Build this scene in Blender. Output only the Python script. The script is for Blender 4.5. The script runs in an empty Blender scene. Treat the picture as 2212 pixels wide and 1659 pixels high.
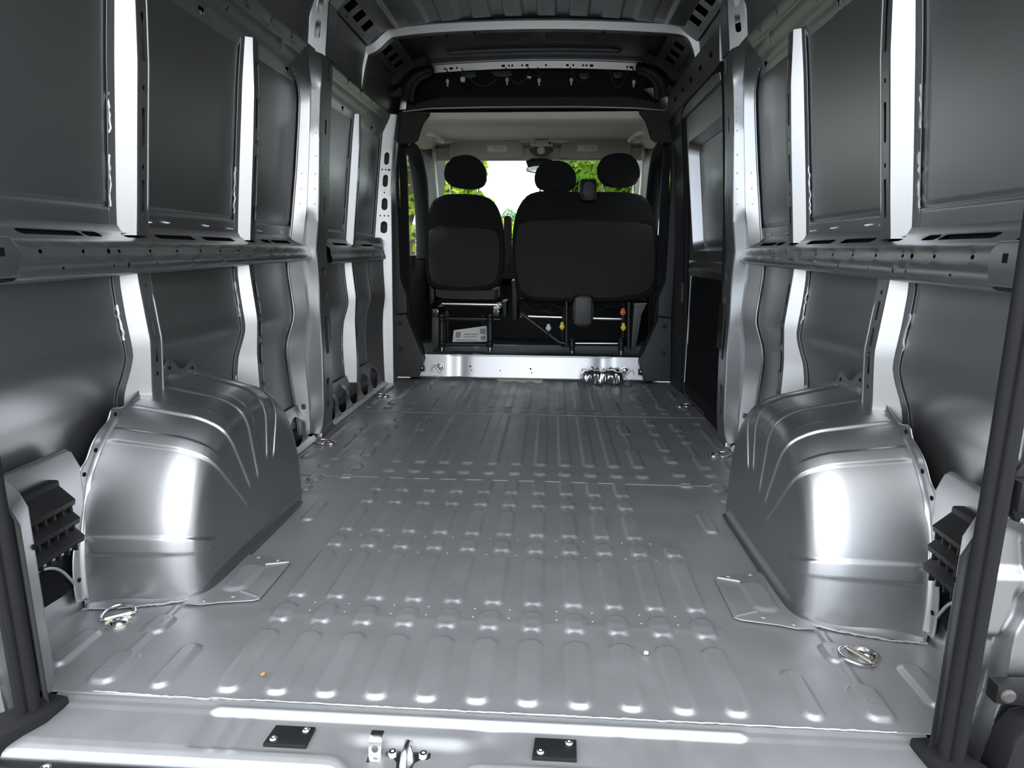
import bpy, bmesh, math, random
import numpy as np
from mathutils import Vector, Matrix
from mathutils.geometry import delaunay_2d_cdt

random.seed(7)
rng = np.random.default_rng(7)
SC = bpy.context.scene
COL = SC.collection
PI = math.pi

# ------------------------------------------------------------------ camera
FPX, PITCH, YAW, ROLL = 1365.0, 0.20455958, 0.06050537, -0.00608103
CAM = np.array([0.12682483, -0.9290774, 0.82383485])
_F = np.array([-math.sin(YAW) * math.cos(PITCH), math.cos(YAW) * math.cos(PITCH), -math.sin(PITCH)])
_R = np.array([math.cos(YAW), math.sin(YAW), 0.0])
_D = np.cross(_F, _R)
_R2 = math.cos(ROLL) * _R + math.sin(ROLL) * _D
_D2 = -math.sin(ROLL) * _R + math.cos(ROLL) * _D
cam_data = bpy.data.cameras.new('camera')
cam = bpy.data.objects.new('camera', cam_data)
COL.objects.link(cam)
SC.camera = cam
cam_data.sensor_fit = 'HORIZONTAL'
cam_data.sensor_width = 36.0
cam_data.lens = FPX / 2212.0 * 36.0
cam_data.clip_start = 0.02
cam_data.clip_end = 500
_m = Matrix.Identity(4)
for _i in range(3):
    _m[_i][0] = _R2[_i]; _m[_i][1] = -_D2[_i]; _m[_i][2] = -_F[_i]; _m[_i][3] = CAM[_i]
cam.matrix_world = _m


def ray(x, y):
    return _F + _R2 * ((x - 1106.0) / FPX) + _D2 * ((y - 829.5) / FPX)
def at_x(x, y, X):
    d = ray(x, y); return CAM + d * ((X - CAM[0]) / d[0])
def at_y(x, y, Y):
    d = ray(x, y); return CAM + d * ((Y - CAM[1]) / d[1])
def at_z(x, y, Z=0.0):
    d = ray(x, y); return CAM + d * ((Z - CAM[2]) / d[2])

# ------------------------------------------------------------------ view, world, sun
SC.view_settings.view_transform = 'Standard'
SC.view_settings.look = 'None'
SC.view_settings.exposure = 0.0
SC.view_settings.gamma = 1.0
SC.view_settings.use_curve_mapping = False

world = bpy.data.worlds.new('sky')
SC.world = world
world.use_nodes = True
nt = world.node_tree
nt.nodes.clear()
w_out = nt.nodes.new('ShaderNodeOutputWorld')
w_bg = nt.nodes.new('ShaderNodeBackground')
w_tc = nt.nodes.new('ShaderNodeTexCoord')
w_noise = nt.nodes.new('ShaderNodeTexNoise')
w_noise.inputs['Scale'].default_value = 2.3
w_noise.inputs['Detail'].default_value = 6
w_ramp = nt.nodes.new('ShaderNodeValToRGB')
w_ramp.color_ramp.elements[0].position = 0.36
w_ramp.color_ramp.elements[0].color = (0.72, 0.84, 1.0, 1)
w_ramp.color_ramp.elements[1].position = 0.62
w_ramp.color_ramp.elements[1].color = (1.0, 1.0, 1.0, 1)
nt.links.new(w_tc.outputs['Generated'], w_noise.inputs['Vector'])
nt.links.new(w_noise.outputs['Fac'], w_ramp.inputs['Fac'])
nt.links.new(w_ramp.outputs['Color'], w_bg.inputs['Color'])
w_bg.inputs['Strength'].default_value = 5.2
nt.links.new(w_bg.outputs['Background'], w_out.inputs['Surface'])

sun_data = bpy.data.lights.new('sun', 'SUN')
sun_data.energy = 4.0
sun_data.angle = 0.01
sun_data.color = (1.0, 0.95, 0.86)
sun = bpy.data.objects.new('sun', sun_data)
COL.objects.link(sun)
sun.location = (-4, 5, 9)
sun.rotation_euler = Vector((-0.70, 0.15, 1.0)).to_track_quat('Z', 'Y').to_euler()

# ------------------------------------------------------------------ materials
MATS = {}
def mat(name, color, metallic=0.0, rough=0.5, noise=0.0, nscale=20.0, bump=0.0, bscale=200.0,
        trans=0.0, coat=0.0, spec=0.5, rvar=0.0, rscale=6.0, stretch=None, ior=None, sheen=0.0):
    m = bpy.data.materials.new(name)
    m.use_nodes = True
    t = m.node_tree
    b = t.nodes['Principled BSDF']
    b.inputs['Base Color'].default_value = (*color, 1)
    b.inputs['Metallic'].default_value = metallic
    b.inputs['Roughness'].default_value = rough
    b.inputs['Transmission Weight'].default_value = trans
    b.inputs['Coat Weight'].default_value = coat
    b.inputs['Specular IOR Level'].default_value = spec
    if ior: b.inputs['IOR'].default_value = ior
    if sheen:
        b.inputs['Sheen Weight'].default_value = sheen
    tc = t.nodes.new('ShaderNodeTexCoord')
    src = tc.outputs['Object']
    if stretch:
        mp = t.nodes.new('ShaderNodeMapping')
        mp.inputs['Scale'].default_value = stretch
        t.links.new(src, mp.inputs['Vector'])
        src = mp.outputs['Vector']
    if noise > 0:
        n = t.nodes.new('ShaderNodeTexNoise')
        n.inputs['Scale'].default_value = nscale
        n.inputs['Detail'].default_value = 5
        t.links.new(src, n.inputs['Vector'])
        mx = t.nodes.new('ShaderNodeMix'); mx.data_type = 'RGBA'
        mx.inputs['A'].default_value = (*[c * (1 - noise) for c in color], 1)
        mx.inputs['B'].default_value = (*[min(1, c * (1 + noise)) for c in color], 1)
        t.links.new(n.outputs['Fac'], mx.inputs['Factor'])
        t.links.new(mx.outputs['Result'], b.inputs['Base Color'])
    if rvar > 0:
        n2 = t.nodes.new('ShaderNodeTexNoise')
        n2.inputs['Scale'].default_value = rscale
        n2.inputs['Detail'].default_value = 8
        n2.inputs['Roughness'].default_value = 0.65
        t.links.new(src, n2.inputs['Vector'])
        mr = t.nodes.new('ShaderNodeMapRange')
        mr.inputs['From Min'].default_value = 0.35
        mr.inputs['From Max'].default_value = 0.7
        mr.inputs['To Min'].default_value = rough - rvar * 0.5
        mr.inputs['To Max'].default_value = rough + rvar
        t.links.new(n2.outputs['Fac'], mr.inputs['Value'])
        t.links.new(mr.outputs['Result'], b.inputs['Roughness'])
    if bump > 0:
        n3 = t.nodes.new('ShaderNodeTexNoise')
        n3.inputs['Scale'].default_value = bscale
        n3.inputs['Detail'].default_value = 3
        t.links.new(tc.outputs['Object'], n3.inputs['Vector'])
        bp = t.nodes.new('ShaderNodeBump')
        bp.inputs['Strength'].default_value = bump
        bp.inputs['Distance'].default_value = 0.002
        t.links.new(n3.outputs['Fac'], bp.inputs['Height'])
        t.links.new(bp.outputs['Normal'], b.inputs['Normal'])
    MATS[name] = m
    return m

PAINT = mat('silver_paint', (0.42, 0.422, 0.428), metallic=0.98, rough=0.375, bump=0.02, bscale=900)
FLOORPAINT = mat('silver_floor_paint', (0.315, 0.317, 0.323), metallic=0.6, rough=0.42, rvar=0.14, rscale=7, noise=0.06, nscale=9)
SEALANT = mat('painted_sealant', (0.55, 0.55, 0.56), metallic=0.7, rough=0.4, bump=0.3, bscale=120)
ZINC = mat('zinc_plating', (0.75, 0.75, 0.76), metallic=1.0, rough=0.2)
YZINC = mat('yellow_zinc', (0.60, 0.57, 0.50), metallic=1.0, rough=0.33, noise=0.15, nscale=60)
STEEL = mat('bright_steel', (0.7, 0.7, 0.7), metallic=1.0, rough=0.25)
BLACKPL = mat('black_plastic', (0.008, 0.008, 0.0085), rough=0.5, spec=0.3, bump=0.15, bscale=600)
TRIMPL = mat('charcoal_trim_plastic', (0.026, 0.026, 0.027), rough=0.55, bump=0.25, bscale=500)
FELT = mat('dark_felt', (0.045, 0.040, 0.036), rough=0.95, noise=0.35, nscale=260, bump=0.4, bscale=400, spec=0.1)
RUBBER = mat('black_rubber', (0.010, 0.010, 0.0105), rough=0.7, spec=0.2)
FABRIC = mat('black_seat_fabric', (0.013, 0.013, 0.014), rough=0.95, spec=0.15, bump=0.4, bscale=900)
FABRIC2 = mat('charcoal_seat_fabric', (0.034, 0.032, 0.031), rough=0.95, spec=0.15, bump=0.5, bscale=800)
FOAM = mat('grey_seat_foam', (0.06, 0.058, 0.055), rough=0.95, spec=0.1, bump=0.5, bscale=500)
BLKSTEEL = mat('black_painted_steel', (0.02, 0.02, 0.021), metallic=0.2, rough=0.35)
GREYPL = mat('grey_plastic', (0.05, 0.048, 0.045), rough=0.5)
LINER = mat('beige_headliner', (0.72, 0.68, 0.61), rough=0.95, spec=0.1, bump=0.2, bscale=500)
LINERPL = mat('beige_plastic', (0.56, 0.53, 0.48), rough=0.55)
VISOR = mat('visor_vinyl', (0.42, 0.40, 0.36), rough=0.7)
PAPER = mat('white_paper', (0.75, 0.75, 0.73), rough=0.7)
INK = mat('grey_print', (0.3, 0.3, 0.3), rough=0.8)
VOID = mat('painted_cavity_shade', (0.006, 0.006, 0.007), rough=0.9, spec=0.1)  # near-black colour stands in for the shade inside holes and cavities
CARD = mat('black_door_card', (0.004, 0.004, 0.005), rough=0.8, spec=0.2)
CARPET = mat('dark_rubber_mat', (0.020, 0.026, 0.034), rough=0.7, bump=0.2, bscale=80)
FOIL = mat('silver_foil', (0.8, 0.8, 0.8), metallic=1.0, rough=0.12)
FILM = mat('clear_film', (0.95, 0.95, 0.95), rough=0.05, trans=1.0, ior=1.1)
LEAFM = mat('dry_leaf', (0.45, 0.2, 0.06), rough=0.8, noise=0.3, nscale=300)
YELLOW = mat('yellow_connector', (0.85, 0.62, 0.03), rough=0.4)
RED = mat('orange_red_connector', (0.8, 0.12, 0.02), rough=0.4)
WHITEPL = mat('white_plastic', (0.7, 0.7, 0.68), rough=0.4)
WIRE = mat('black_wire', (0.02, 0.02, 0.02), rough=0.5)
MIRROR = mat('mirror_glass', (0.9, 0.9, 0.9), metallic=1.0, rough=0.02)
def glass_mat():
    m = bpy.data.materials.new('window_glass'); m.use_nodes = True
    t = m.node_tree; t.nodes.clear()
    o = t.nodes.new('ShaderNodeOutputMaterial'); mix = t.nodes.new('ShaderNodeMixShader')
    tr = t.nodes.new('ShaderNodeBsdfTransparent'); tr.inputs[0].default_value = (0.90, 0.95, 0.93, 1)
    gl = t.nodes.new('ShaderNodeBsdfGlossy'); gl.inputs['Roughness'].default_value = 0.02
    fr = t.nodes.new('ShaderNodeFresnel'); fr.inputs[0].default_value = 1.45
    t.links.new(fr.outputs[0], mix.inputs[0]); t.links.new(tr.outputs[0], mix.inputs[1])
    t.links.new(gl.outputs[0], mix.inputs[2]); t.links.new(mix.outputs[0], o.inputs[0])
    return m
GLASS = glass_mat()
def leaf_mat(name, c1, c2):
    m = bpy.data.materials.new(name); m.use_nodes = True
    t = m.node_tree; t.nodes.clear()
    o = t.nodes.new('ShaderNodeOutputMaterial')
    d = t.nodes.new('ShaderNodeBsdfDiffuse'); tl = t.nodes.new('ShaderNodeBsdfTranslucent')
    mix = t.nodes.new('ShaderNodeMixShader'); mix.inputs[0].default_value = 0.5
    n = t.nodes.new('ShaderNodeTexNoise'); n.inputs['Scale'].default_value = 1.2
    tc = t.nodes.new('ShaderNodeTexCoord')
    r = t.nodes.new('ShaderNodeValToRGB')
    r.color_ramp.elements[0].color = (*c1, 1); r.color_ramp.elements[1].color = (*c2, 1)
    r.color_ramp.elements[0].position = 0.35; r.color_ramp.elements[1].position = 0.65
    t.links.new(tc.outputs['Object'], n.inputs['Vector']); t.links.new(n.outputs['Fac'], r.inputs['Fac'])
    t.links.new(r.outputs['Color'], d.inputs[0]); t.links.new(r.outputs['Color'], tl.inputs[0])
    t.links.new(d.outputs[0], mix.inputs[1]); t.links.new(tl.outputs[0], mix.inputs[2])
    t.links.new(mix.outputs[0], o.inputs[0])
    return m
LEAVES = leaf_mat('sunlit_leaves', (0.20, 0.34, 0.02), (0.50, 0.62, 0.06))
LEAVES2 = leaf_mat('green_leaves', (0.06, 0.14, 0.015), (0.20, 0.32, 0.04))
LEAVES3 = leaf_mat('bluish_leaves', (0.10, 0.20, 0.08), (0.22, 0.34, 0.16))
BARK = mat('bark', (0.10, 0.075, 0.055), rough=0.9, noise=0.4, nscale=30)
GRASSM = mat('lawn_grass', (0.075, 0.088, 0.05), rough=0.95, noise=0.4, nscale=8)
CONCRETE = mat('asphalt_drive', (0.12, 0.12, 0.118), rough=0.9, noise=0.25, nscale=30)

# ------------------------------------------------------------------ builders
def link(name, me, material, parent=None):
    o = bpy.data.objects.new(name, me)
    COL.objects.link(o)
    if material is not None:
        me.materials.append(material)
    if parent is not None:
        o.parent = parent
        o.matrix_parent_inverse = Matrix.Translation(-Vector(parent.location)) if not parent.get('_local') else Matrix.Identity(4)
    return o

def finish(me, smooth=True, ang=35.0):
    me.update()
    if smooth:
        me.polygons.foreach_set('use_smooth', np.ones(len(me.polygons), dtype=bool))
        me.set_sharp_from_angle(angle=math.radians(ang))

def empty(name, loc=(0, 0, 0), local=False, parent=None):
    o = bpy.data.objects.new(name, None)
    o.empty_display_size = 0.05
    COL.objects.link(o)
    o.location = loc
    if local: o['_local'] = 1
    return o

def tag(o, label, cat=None, group=None):
    o['label'] = label
    if cat: o['category'] = cat
    if group: o['group'] = group
    return o

def struct(o, label=None):
    o['kind'] = 'structure'
    if label: o['label'] = label
    return o

def from_arrays(name, V, Fq, material, parent=None, smooth=True, ang=35.0):
    me = bpy.data.meshes.new(name)
    V = np.asarray(V, dtype=np.float32); Fq = np.asarray(Fq, dtype=np.int32)
    n = Fq.shape[1]
    me.vertices.add(len(V)); me.vertices.foreach_set('co', V.ravel())
    me.loops.add(Fq.size); me.loops.foreach_set('vertex_index', Fq.ravel())
    me.polygons.add(len(Fq))
    me.polygons.foreach_set('loop_start', np.arange(0, Fq.size, n, dtype=np.int32))
    me.update(calc_edges=True); me.validate()
    finish(me, smooth, ang)
    return link(name, me, material, parent)

def solid(o, t, off=0.0):
    md = o.modifiers.new('thickness', 'SOLIDIFY')
    md.thickness = t; md.offset = off; md.use_even_offset = False
    return o

def grid(name, us, vs, fn, material, parent=None, thick=None, ang=35.0, wrap=False):
    U, Vv = np.meshgrid(np.asarray(us, float), np.asarray(vs, float), indexing='ij')
    X, Y, Z = fn(U, Vv)
    X = np.broadcast_to(X, U.shape); Y = np.broadcast_to(Y, U.shape); Z = np.broadcast_to(Z, U.shape)
    V = np.stack([X.ravel(), Y.ravel(), Z.ravel()], 1)
    nu, nv = U.shape
    idx = np.arange(nu * nv).reshape(nu, nv)
    a, b, c, d = idx[:-1, :-1], idx[1:, :-1], idx[1:, 1:], idx[:-1, 1:]
    F = np.stack([a.ravel(), b.ravel(), c.ravel(), d.ravel()], 1)
    o = from_arrays(name, V, F, material, parent, True, ang)
    if thick: solid(o, thick)
    return o

def inside(poly, P):
    poly = np.asarray(poly); x, y = P[:, 0], P[:, 1]
    r = np.zeros(len(P), bool); j = len(poly) - 1
    for i in range(len(poly)):
        xi, yi = poly[i]; xj, yj = poly[j]
        if yi != yj:
            c = ((yi > y) != (yj > y)) & (x < (xj - xi) * (y - yi) / (yj - yi) + xi)
            r ^= c
        j = i
    return r

def sheet(name, us, vs, fn, holes, material, parent=None, thick=0.0016, ang=35.0, outline=None):
    """A sheet over the us x vs domain with real holes, mapped by fn(u, v) -> x, y, z."""
    us = np.asarray(us, float); vs = np.asarray(vs, float)
    U, Vv = np.meshgrid(us, vs, indexing='ij')
    pts = np.stack([U.ravel(), Vv.ravel()], 1)
    if outline is None:
        outline = [(us[0], v) for v in vs] + [(u, vs[-1]) for u in us[1:]] + \
                  [(us[-1], v) for v in vs[::-1][1:]] + [(u, vs[0]) for u in us[::-1][1:-1]]
    keep = inside(outline, pts)
    for h in holes:
        h = np.asarray(h); ctr = h.mean(0)
        big = ctr + (h - ctr) * 1.12
        keep &= ~inside(big, pts)
    oa = np.asarray(outline)
    d = np.min(np.hypot(pts[:, None, 0] - oa[None, :, 0], pts[:, None, 1] - oa[None, :, 1]), axis=1)
    keep &= d > 1e-5
    coords = [Vector(p) for p in pts[keep]]
    edges = []
    for loop in [outline] + list(holes):
        k = len(coords); n = len(loop)
        coords += [Vector((float(a), float(b))) for a, b in loop]
        edges += [(k + i, k + (i + 1) % n) for i in range(n)]
    vo, eo, fo, _, _, _ = delaunay_2d_cdt(coords, edges, [], 0, 1e-6)
    P = np.array([(v.x, v.y) for v in vo])
    T = np.array([f for f in fo if len(f) == 3], dtype=np.int32)
    C = P[T].mean(1)
    ok = inside(outline, C)
    for h in holes:
        ok &= ~inside(h, C)
    T = T[ok]
    X, Y, Z = fn(P[:, 0], P[:, 1])
    V = np.stack([np.broadcast_to(X, len(P)), np.broadcast_to(Y, len(P)), np.broadcast_to(Z, len(P))], 1)
    if V[:, 0].mean() > 0.5: T = T[:, ::-1]
    o = from_arrays(name, V, T, material, parent, ang > 6, ang)
    me = o.data
    le = np.empty(len(me.loops), dtype=np.int32); me.loops.foreach_get('edge_index', le)
    rim = np.bincount(le, minlength=len(me.edges)) == 1
    sh = np.empty(len(me.edges), dtype=bool); me.edges.foreach_get('use_edge_sharp', sh)
    me.edges.foreach_set('use_edge_sharp', sh | rim); me.update()
    if thick: solid(o, thick)
    if ang > 6:
        w = o.modifiers.new('flat_faces', 'WEIGHTED_NORMAL'); w.keep_sharp = True; w.weight = 90
    return o

def oval(cu, cv, ru, rv, n=16):
    return [(cu + ru * math.cos(2 * PI * k / n), cv + rv * math.sin(2 * PI * k / n)) for k in range(n)]
def slot(cu, cv, hu, hv, r=None, n=4):
    r = min(hu, hv) if r is None else r
    p = []
    for sx, sy, a0 in ((1, 1, 0), (-1, 1, PI / 2), (-1, -1, PI), (1, -1, 1.5 * PI)):
        for k in range(n + 1):
            a = a0 + PI / 2 * k / n
            p.append((cu + sx * (hu - r) + r * math.cos(a), cv + sy * (hv - r) + r * math.sin(a)))
    q = []
    for a in p:
        if not q or math.hypot(a[0] - q[-1][0], a[1] - q[-1][1]) > 1e-5: q.append(a)
    return q

def bm_obj(name, bm, material, parent=None, smooth=True, ang=35.0):
    bmesh.ops.recalc_face_normals(bm, faces=bm.faces)
    me = bpy.data.meshes.new(name); bm.to_mesh(me); bm.free()
    finish(me, smooth, ang)
    return link(name, me, material, parent)

def box(name, mn, mx, material, parent=None, bev=0.004, seg=2):
    bm = bmesh.new(); bmesh.ops.create_cube(bm, size=1)
    for v in bm.verts:
        for k in range(3): v.co[k] = mn[k] if v.co[k] < 0 else mx[k]
    if bev: bmesh.ops.bevel(bm, geom=bm.edges[:], offset=bev, segments=seg, profile=0.5, affect='EDGES')
    return bm_obj(name, bm, material, parent)

def prism(name, pts, plane, d0, d1, material, parent=None, bev=0.0, seg=2, ang=35.0):
    """Polygon pts extruded between d0 and d1 along the axis normal to plane ('xz','yz','xy')."""
    bm = bmesh.new()
    def co(p, d):
        return {'xz': (p[0], d, p[1]), 'yz': (d, p[0], p[1]), 'xy': (p[0], p[1], d)}[plane]
    a = [bm.verts.new(co(p, d0)) for p in pts]
    b = [bm.verts.new(co(p, d1)) for p in pts]
    n = len(pts)
    f1 = bm.faces.new(a); f2 = bm.faces.new(b[::-1])
    for i in range(n): bm.faces.new((a[i], b[i], b[(i + 1) % n], a[(i + 1) % n]))
    if bev:
        ed = list(set(f1.edges) | set(f2.edges))
        bmesh.ops.bevel(bm, geom=ed, offset=bev, segments=seg, profile=0.5, affect='EDGES')
    return bm_obj(name, bm, material, parent, True, ang)

def tube(name, pts, r, material, parent=None, closed=False, n=10):
    P = [Vector(p) for p in pts]; m = len(P)
    rs = r if isinstance(r, (list, tuple)) else [r] * m
    V = []; F = []
    T = []
    for i in range(m):
        a = P[(i - 1) % m] if (closed or i > 0) else P[i]
        b = P[(i + 1) % m] if (closed or i < m - 1) else P[i]
        T.append((b - a).normalized())
    nrm = T[0].orthogonal().normalized()
    for i in range(m):
        nrm = (nrm - T[i] * nrm.dot(T[i])).normalized()
        bn = T[i].cross(nrm)
        for k in range(n):
            a = 2 * PI * k / n
            V.append(P[i] + (nrm * math.cos(a) + bn * math.sin(a)) * rs[i])
    for i in range(m if closed else m - 1):
        j = (i + 1) % m
        for k in range(n):
            F.append((i * n + k, i * n + (k + 1) % n, j * n + (k + 1) % n, j * n + k))
    bm = bmesh.new(); vv = [bm.verts.new(v) for v in V]
    for f in F: bm.faces.new([vv[i] for i in f])
    if not closed:
        bm.faces.new(vv[:n]); bm.faces.new(vv[-n:])
    return bm_obj(name, bm, material, parent, True, 50)

def lathe(name, prof, center, axis, material, parent=None, n=24, ang=35.0):
    ax = Vector(axis).normalized(); u = ax.orthogonal().normalized(); w = ax.cross(u)
    c = Vector(center); bm = bmesh.new(); rings = []
    for r, h in prof:
        if r < 1e-6: rings.append([bm.verts.new(c + ax * h)])
        else: rings.append([bm.verts.new(c + ax * h + (u * math.cos(2 * PI * k / n) + w * math.sin(2 * PI * k / n)) * r) for k in range(n)])
    for a, b in zip(rings[:-1], rings[1:]):
        for k in range(n):
            if len(a) == 1 and len(b) > 1: bm.faces.new((a[0], b[k], b[(k + 1) % n]))
            elif len(b) == 1 and len(a) > 1: bm.faces.new((a[k], a[(k + 1) % n], b[0]))
            elif len(a) > 1: bm.faces.new((a[k], a[(k + 1) % n], b[(k + 1) % n], b[k]))
    return bm_obj(name, bm, material, parent, True, ang)

def sm(x):
    x = np.clip(x, 0, 1); return x * x * (3 - 2 * x)
def smooth_poly(pts, it=2, closed=True):
    p = [tuple(map(float, a)) for a in pts]
    for _ in range(it):
        q = []
        n = len(p)
        for i in range(n if closed else n - 1):
            a, b = p[i], p[(i + 1) % n]
            q.append(tuple(x * .75 + y * .25 for x, y in zip(a, b)))
            q.append(tuple(x * .25 + y * .75 for x, y in zip(a, b)))
        if not closed: q = [p[0]] + q + [p[-1]]
        p = q
    return p
def pxy(pts, Y, ox=0, oy=0, s=1.0):
    """photo pixels -> (x, z) on the upright plane at depth Y"""
    return [(lambda q: (q[0], q[2]))(at_y(ox + s * a, oy + s * b, Y)) for a, b in pts]

# ================================================================== FLOOR
floor = struct(empty('floor'), 'ribbed silver metal cargo floor')
PIT = 0.0967
RIBS = []   # (cx, y0, y1, half width, corner radius, height)
def rib(cx, y0, y1, hw=0.023, r=0.018, h=0.0085): RIBS.append((cx, y0, y1, hw, min(r, hw), h))
# rear panel: eleven beaded ribs with necks
seg = [(0.101, 0.303), (0.337, 0.411), (0.441, 0.681), (0.714, 0.778), (0.818, 0.993), (1.039, 1.100), (1.151, 1.282)]
for i in range(11):
    x = (i - 5) * PIT
    for k, (a, b) in enumerate(seg):
        if i == 10 and k >= 4: continue
        rib(x, a, b)
    rib(x, 0.29, 1.2 if i < 10 else 0.8, hw=0.010, r=0.004, h=0.0045)
for s in (-1, 1):
    rib(s * 0.870, 0.146, 0.275, 0.021)
    rib(s * 0.742, 0.106, 0.203, 0.026); rib(s * 0.742, 0.271, 0.338, 0.026)
    rib(s * 0.742, 0.19, 0.385, 0.009, 0.004, 0.005)
    rib(s * 0.622, 0.102, 0.240, 0.019)
    rib(s * 0.627, 0.880, 1.035, 0.020)
    rib(s * 0.739, 1.128, 1.185, 0.024); rib(s * 0.739, 1.225, 1.30, 0.024); rib(s * 0.739, 1.13, 1.25, 0.009, 0.004, 0.005)
# seam rows and mid panel
for s in (-1, 1):
    rib(s * 0.629, 1.262, 1.289, 0.024, 0.013)
    for x in (0.749, 0.625): rib(s * x, 1.372, 1.412, 0.025, 0.02)
for i in range(11):
    x = (i - 5) * PIT
    rib(x, 1.342, 1.388, 0.024, 0.02)
    if 0 < i < 10: rib(x, 1.456, 2.236)
for s in (-1, 1):
    x = s * 0.4835
    rib(x, 1.456, 1.697); rib(x, 1.914, 2.085); rib(x, 2.15, 2.185, 0.02); rib(x, 1.68, 2.17, 0.009, 0.004, 0.005)
    x = s * 0.626
    for a, b in ((1.523, 1.615), (1.681, 1.852), (1.922, 2.01), (2.081, 2.215)): rib(x, a, b)
    x = s * 0.742
    rib(x, 1.465, 1.611); rib(x, 1.80, 1.84, 0.022); rib(x, 1.905, 1.945, 0.022); rib(x, 1.99, 2.13, 0.022); rib(x, 1.6, 2.05, 0.009, 0.004, 0.005)
    x = s * 0.861
    rib(x, 1.47, 1.607, 0.02); rib(x, 1.735, 2.032, 0.012, 0.006, 0.005); rib(x, 2.12, 2.15, 0.016); rib(x, 1.34, 1.40, 0.018)
# front panel
for i in range(11):
    x = (i - 5) * PIT
    if 0 <= i <= 10: rib(x, 2.300, 2.336, 0.024, 0.018)
    if 0 < i < 10: rib(x, 2.380, 3.10)
for s in (-1, 1):
    x = s * 0.4835
    rib(x, 2.377, 2.597); rib(x, 2.865, 3.052); rib(x, 2.55, 2.9, 0.009, 0.004, 0.005)
    x = s * 0.622
    for a, b in ((2.298, 2.335), (2.44, 2.526), (2.60, 2.757), (2.853, 2.92), (3.0, 3.12)): rib(x, a, b, 0.022)
    x = s * 0.738
    rib(x, 2.312, 2.35, 0.022); rib(x, 2.406, 2.535, 0.022); rib(x, 2.77, 2.80, 0.018); rib(x, 2.87, 2.90, 0.018); rib(x, 2.98, 3.05, 0.018); rib(x, 2.5, 3.0, 0.008, 0.004, 0.005)
    x = s * 0.856
    rib(x, 2.319, 2.345, 0.015); rib(x, 2.406, 2.525, 0.015); rib(x, 2.66, 2.90, 0.012, 0.006)
HOLLOW = []
for s in (-1, 1):
    HOLLOW += [(s * 0.742, 0.305, 0.011), (s * 0.742, 0.15, 0.011)]
def floor_h(X, Y):
    H = np.zeros_like(X)
    xs = X[:, 0]; ys = Y[0, :]
    for cx, y0, y1, hw, r, h in RIBS:
        i0, i1 = np.searchsorted(xs, [cx - hw - .012, cx + hw + .012]); j0, j1 = np.searchsorted(ys, [y0 - .012, y1 + .012])
        if i1 <= i0 or j1 <= j0: continue
        x = X[i0:i1, j0:j1] - cx; y = Y[i0:i1, j0:j1] - (y0 + y1) / 2
        qx = np.abs(x) - (hw - r); qy = np.abs(y) - ((y1 - y0) / 2 - r)
        sd = np.hypot(np.maximum(qx, 0), np.maximum(qy, 0)) + np.minimum(np.maximum(qx, qy), 0) - r
        H[i0:i1, j0:j1] = np.maximum(H[i0:i1, j0:j1], h * sm((-sd + 0.0035) / 0.0085))
    for cx, cy, r in HOLLOW:
        d = np.hypot(X - cx, Y - cy)
        H += 0.0012 * sm(1 - np.abs(d - r) / 0.003)
    # two shallow cross beads under the rear ribs, soft oil-canning of the sheet
    H += 0.0012 * np.exp(-((Y - 0.372) / 0.012) ** 2) * (np.abs(X) < 0.53)
    H += 0.0008 * np.sin(X * 7.3 + 1.1) * np.sin(Y * 6.1 + 0.4)
    return H
for nm, y0, y1, st, lift in (('floor_panel', 0.080, 1.296, 0.0035, 0.0), ('floor_panel', 1.284, 2.275, 0.005, 0.0018), ('floor_panel', 2.262, 3.19, 0.006, 0.0036)):
    hw_ = 0.975 if y0 < 0.5 else 0.935
    us = np.linspace(-hw_, hw_, int(2 * hw_ / max(st, 0.0038)))
    vs = np.arange(y0, y1 + st * .5, st)
    def fn(U, V, lift=lift, y0=y0, y1=y1):
        Z = floor_h(U, V) + lift
        Z = Z - 0.0025 * sm((V - y1 + 0.010) / 0.010)
        return U, V, Z - 0.0036
    o = grid(nm, us, vs, fn, FLOORPAINT, floor, ang=60)
    solid(o, 0.0015, -1)

# rear sill: dropped step, raised latch pocket, rounded lip
def sill_fn(U, V):
    # V: 0 (front, joins floor) .. 1 (rear lip and down)
    t = V
    Yp = np.interp(t, [0, .08, .14, .22, .30, .62, .70, .78, .86, .93, 1], [0.090, 0.074, 0.066, 0.056, 0.045, -0.026, -0.038, -0.048, -0.054, -0.057, -0.058])
    Zp = np.interp(t, [0, .08, .14, .22, .30, .62, .70, .78, .86, .93, 1], [-0.004, -0.004, -0.006, -0.006, -0.008, -0.009, -0.011, -0.014, -0.019, -0.026, -0.050])
    # raised bar at the front edge of the middle section
    mid = sm((0.49 - np.abs(U)) / 0.02)
    Zp = Zp + mid * 0.005 * np.exp(-((Yp - 0.060) / 0.006) ** 2)
    # middle section slightly lower
    Zp = Zp - mid * 0.005 * sm((0.056 - Yp) / 0.010) * sm((0.66 - t) / 0.06)
    # latch pocket
    pk = sm((0.135 - np.abs(U + 0.105)) / 0.06) * sm((0.030 - Yp) / 0.03)
    Zp = Zp - pk * 0.010
    Yp = Yp + sm((0.12 - np.abs(U + 0.105)) / 0.05) * sm((t - .5) / .2) * -0.030
    # shallow cross beads
    for bx in (-0.44, -0.405, 0.262, 0.36):
        Zp = Zp + 0.0035 * np.exp(-((U - bx) / 0.010) ** 2) * sm((0.05 - Yp) / 0.02) * sm((Yp + 0.04) / 0.02)
    dm = np.exp(-(((U - 0.035) / 0.03) ** 2 + ((Yp - 0.015) / 0.025) ** 2))
    Zp = Zp - 0.008 * dm
    return U, Yp, Zp
us = np.linspace(-0.80, 0.80, 420); vs = np.unique(np.concatenate([np.linspace(0, 1, 70), [0.08, .14, .22, .3, .62]]))
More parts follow.
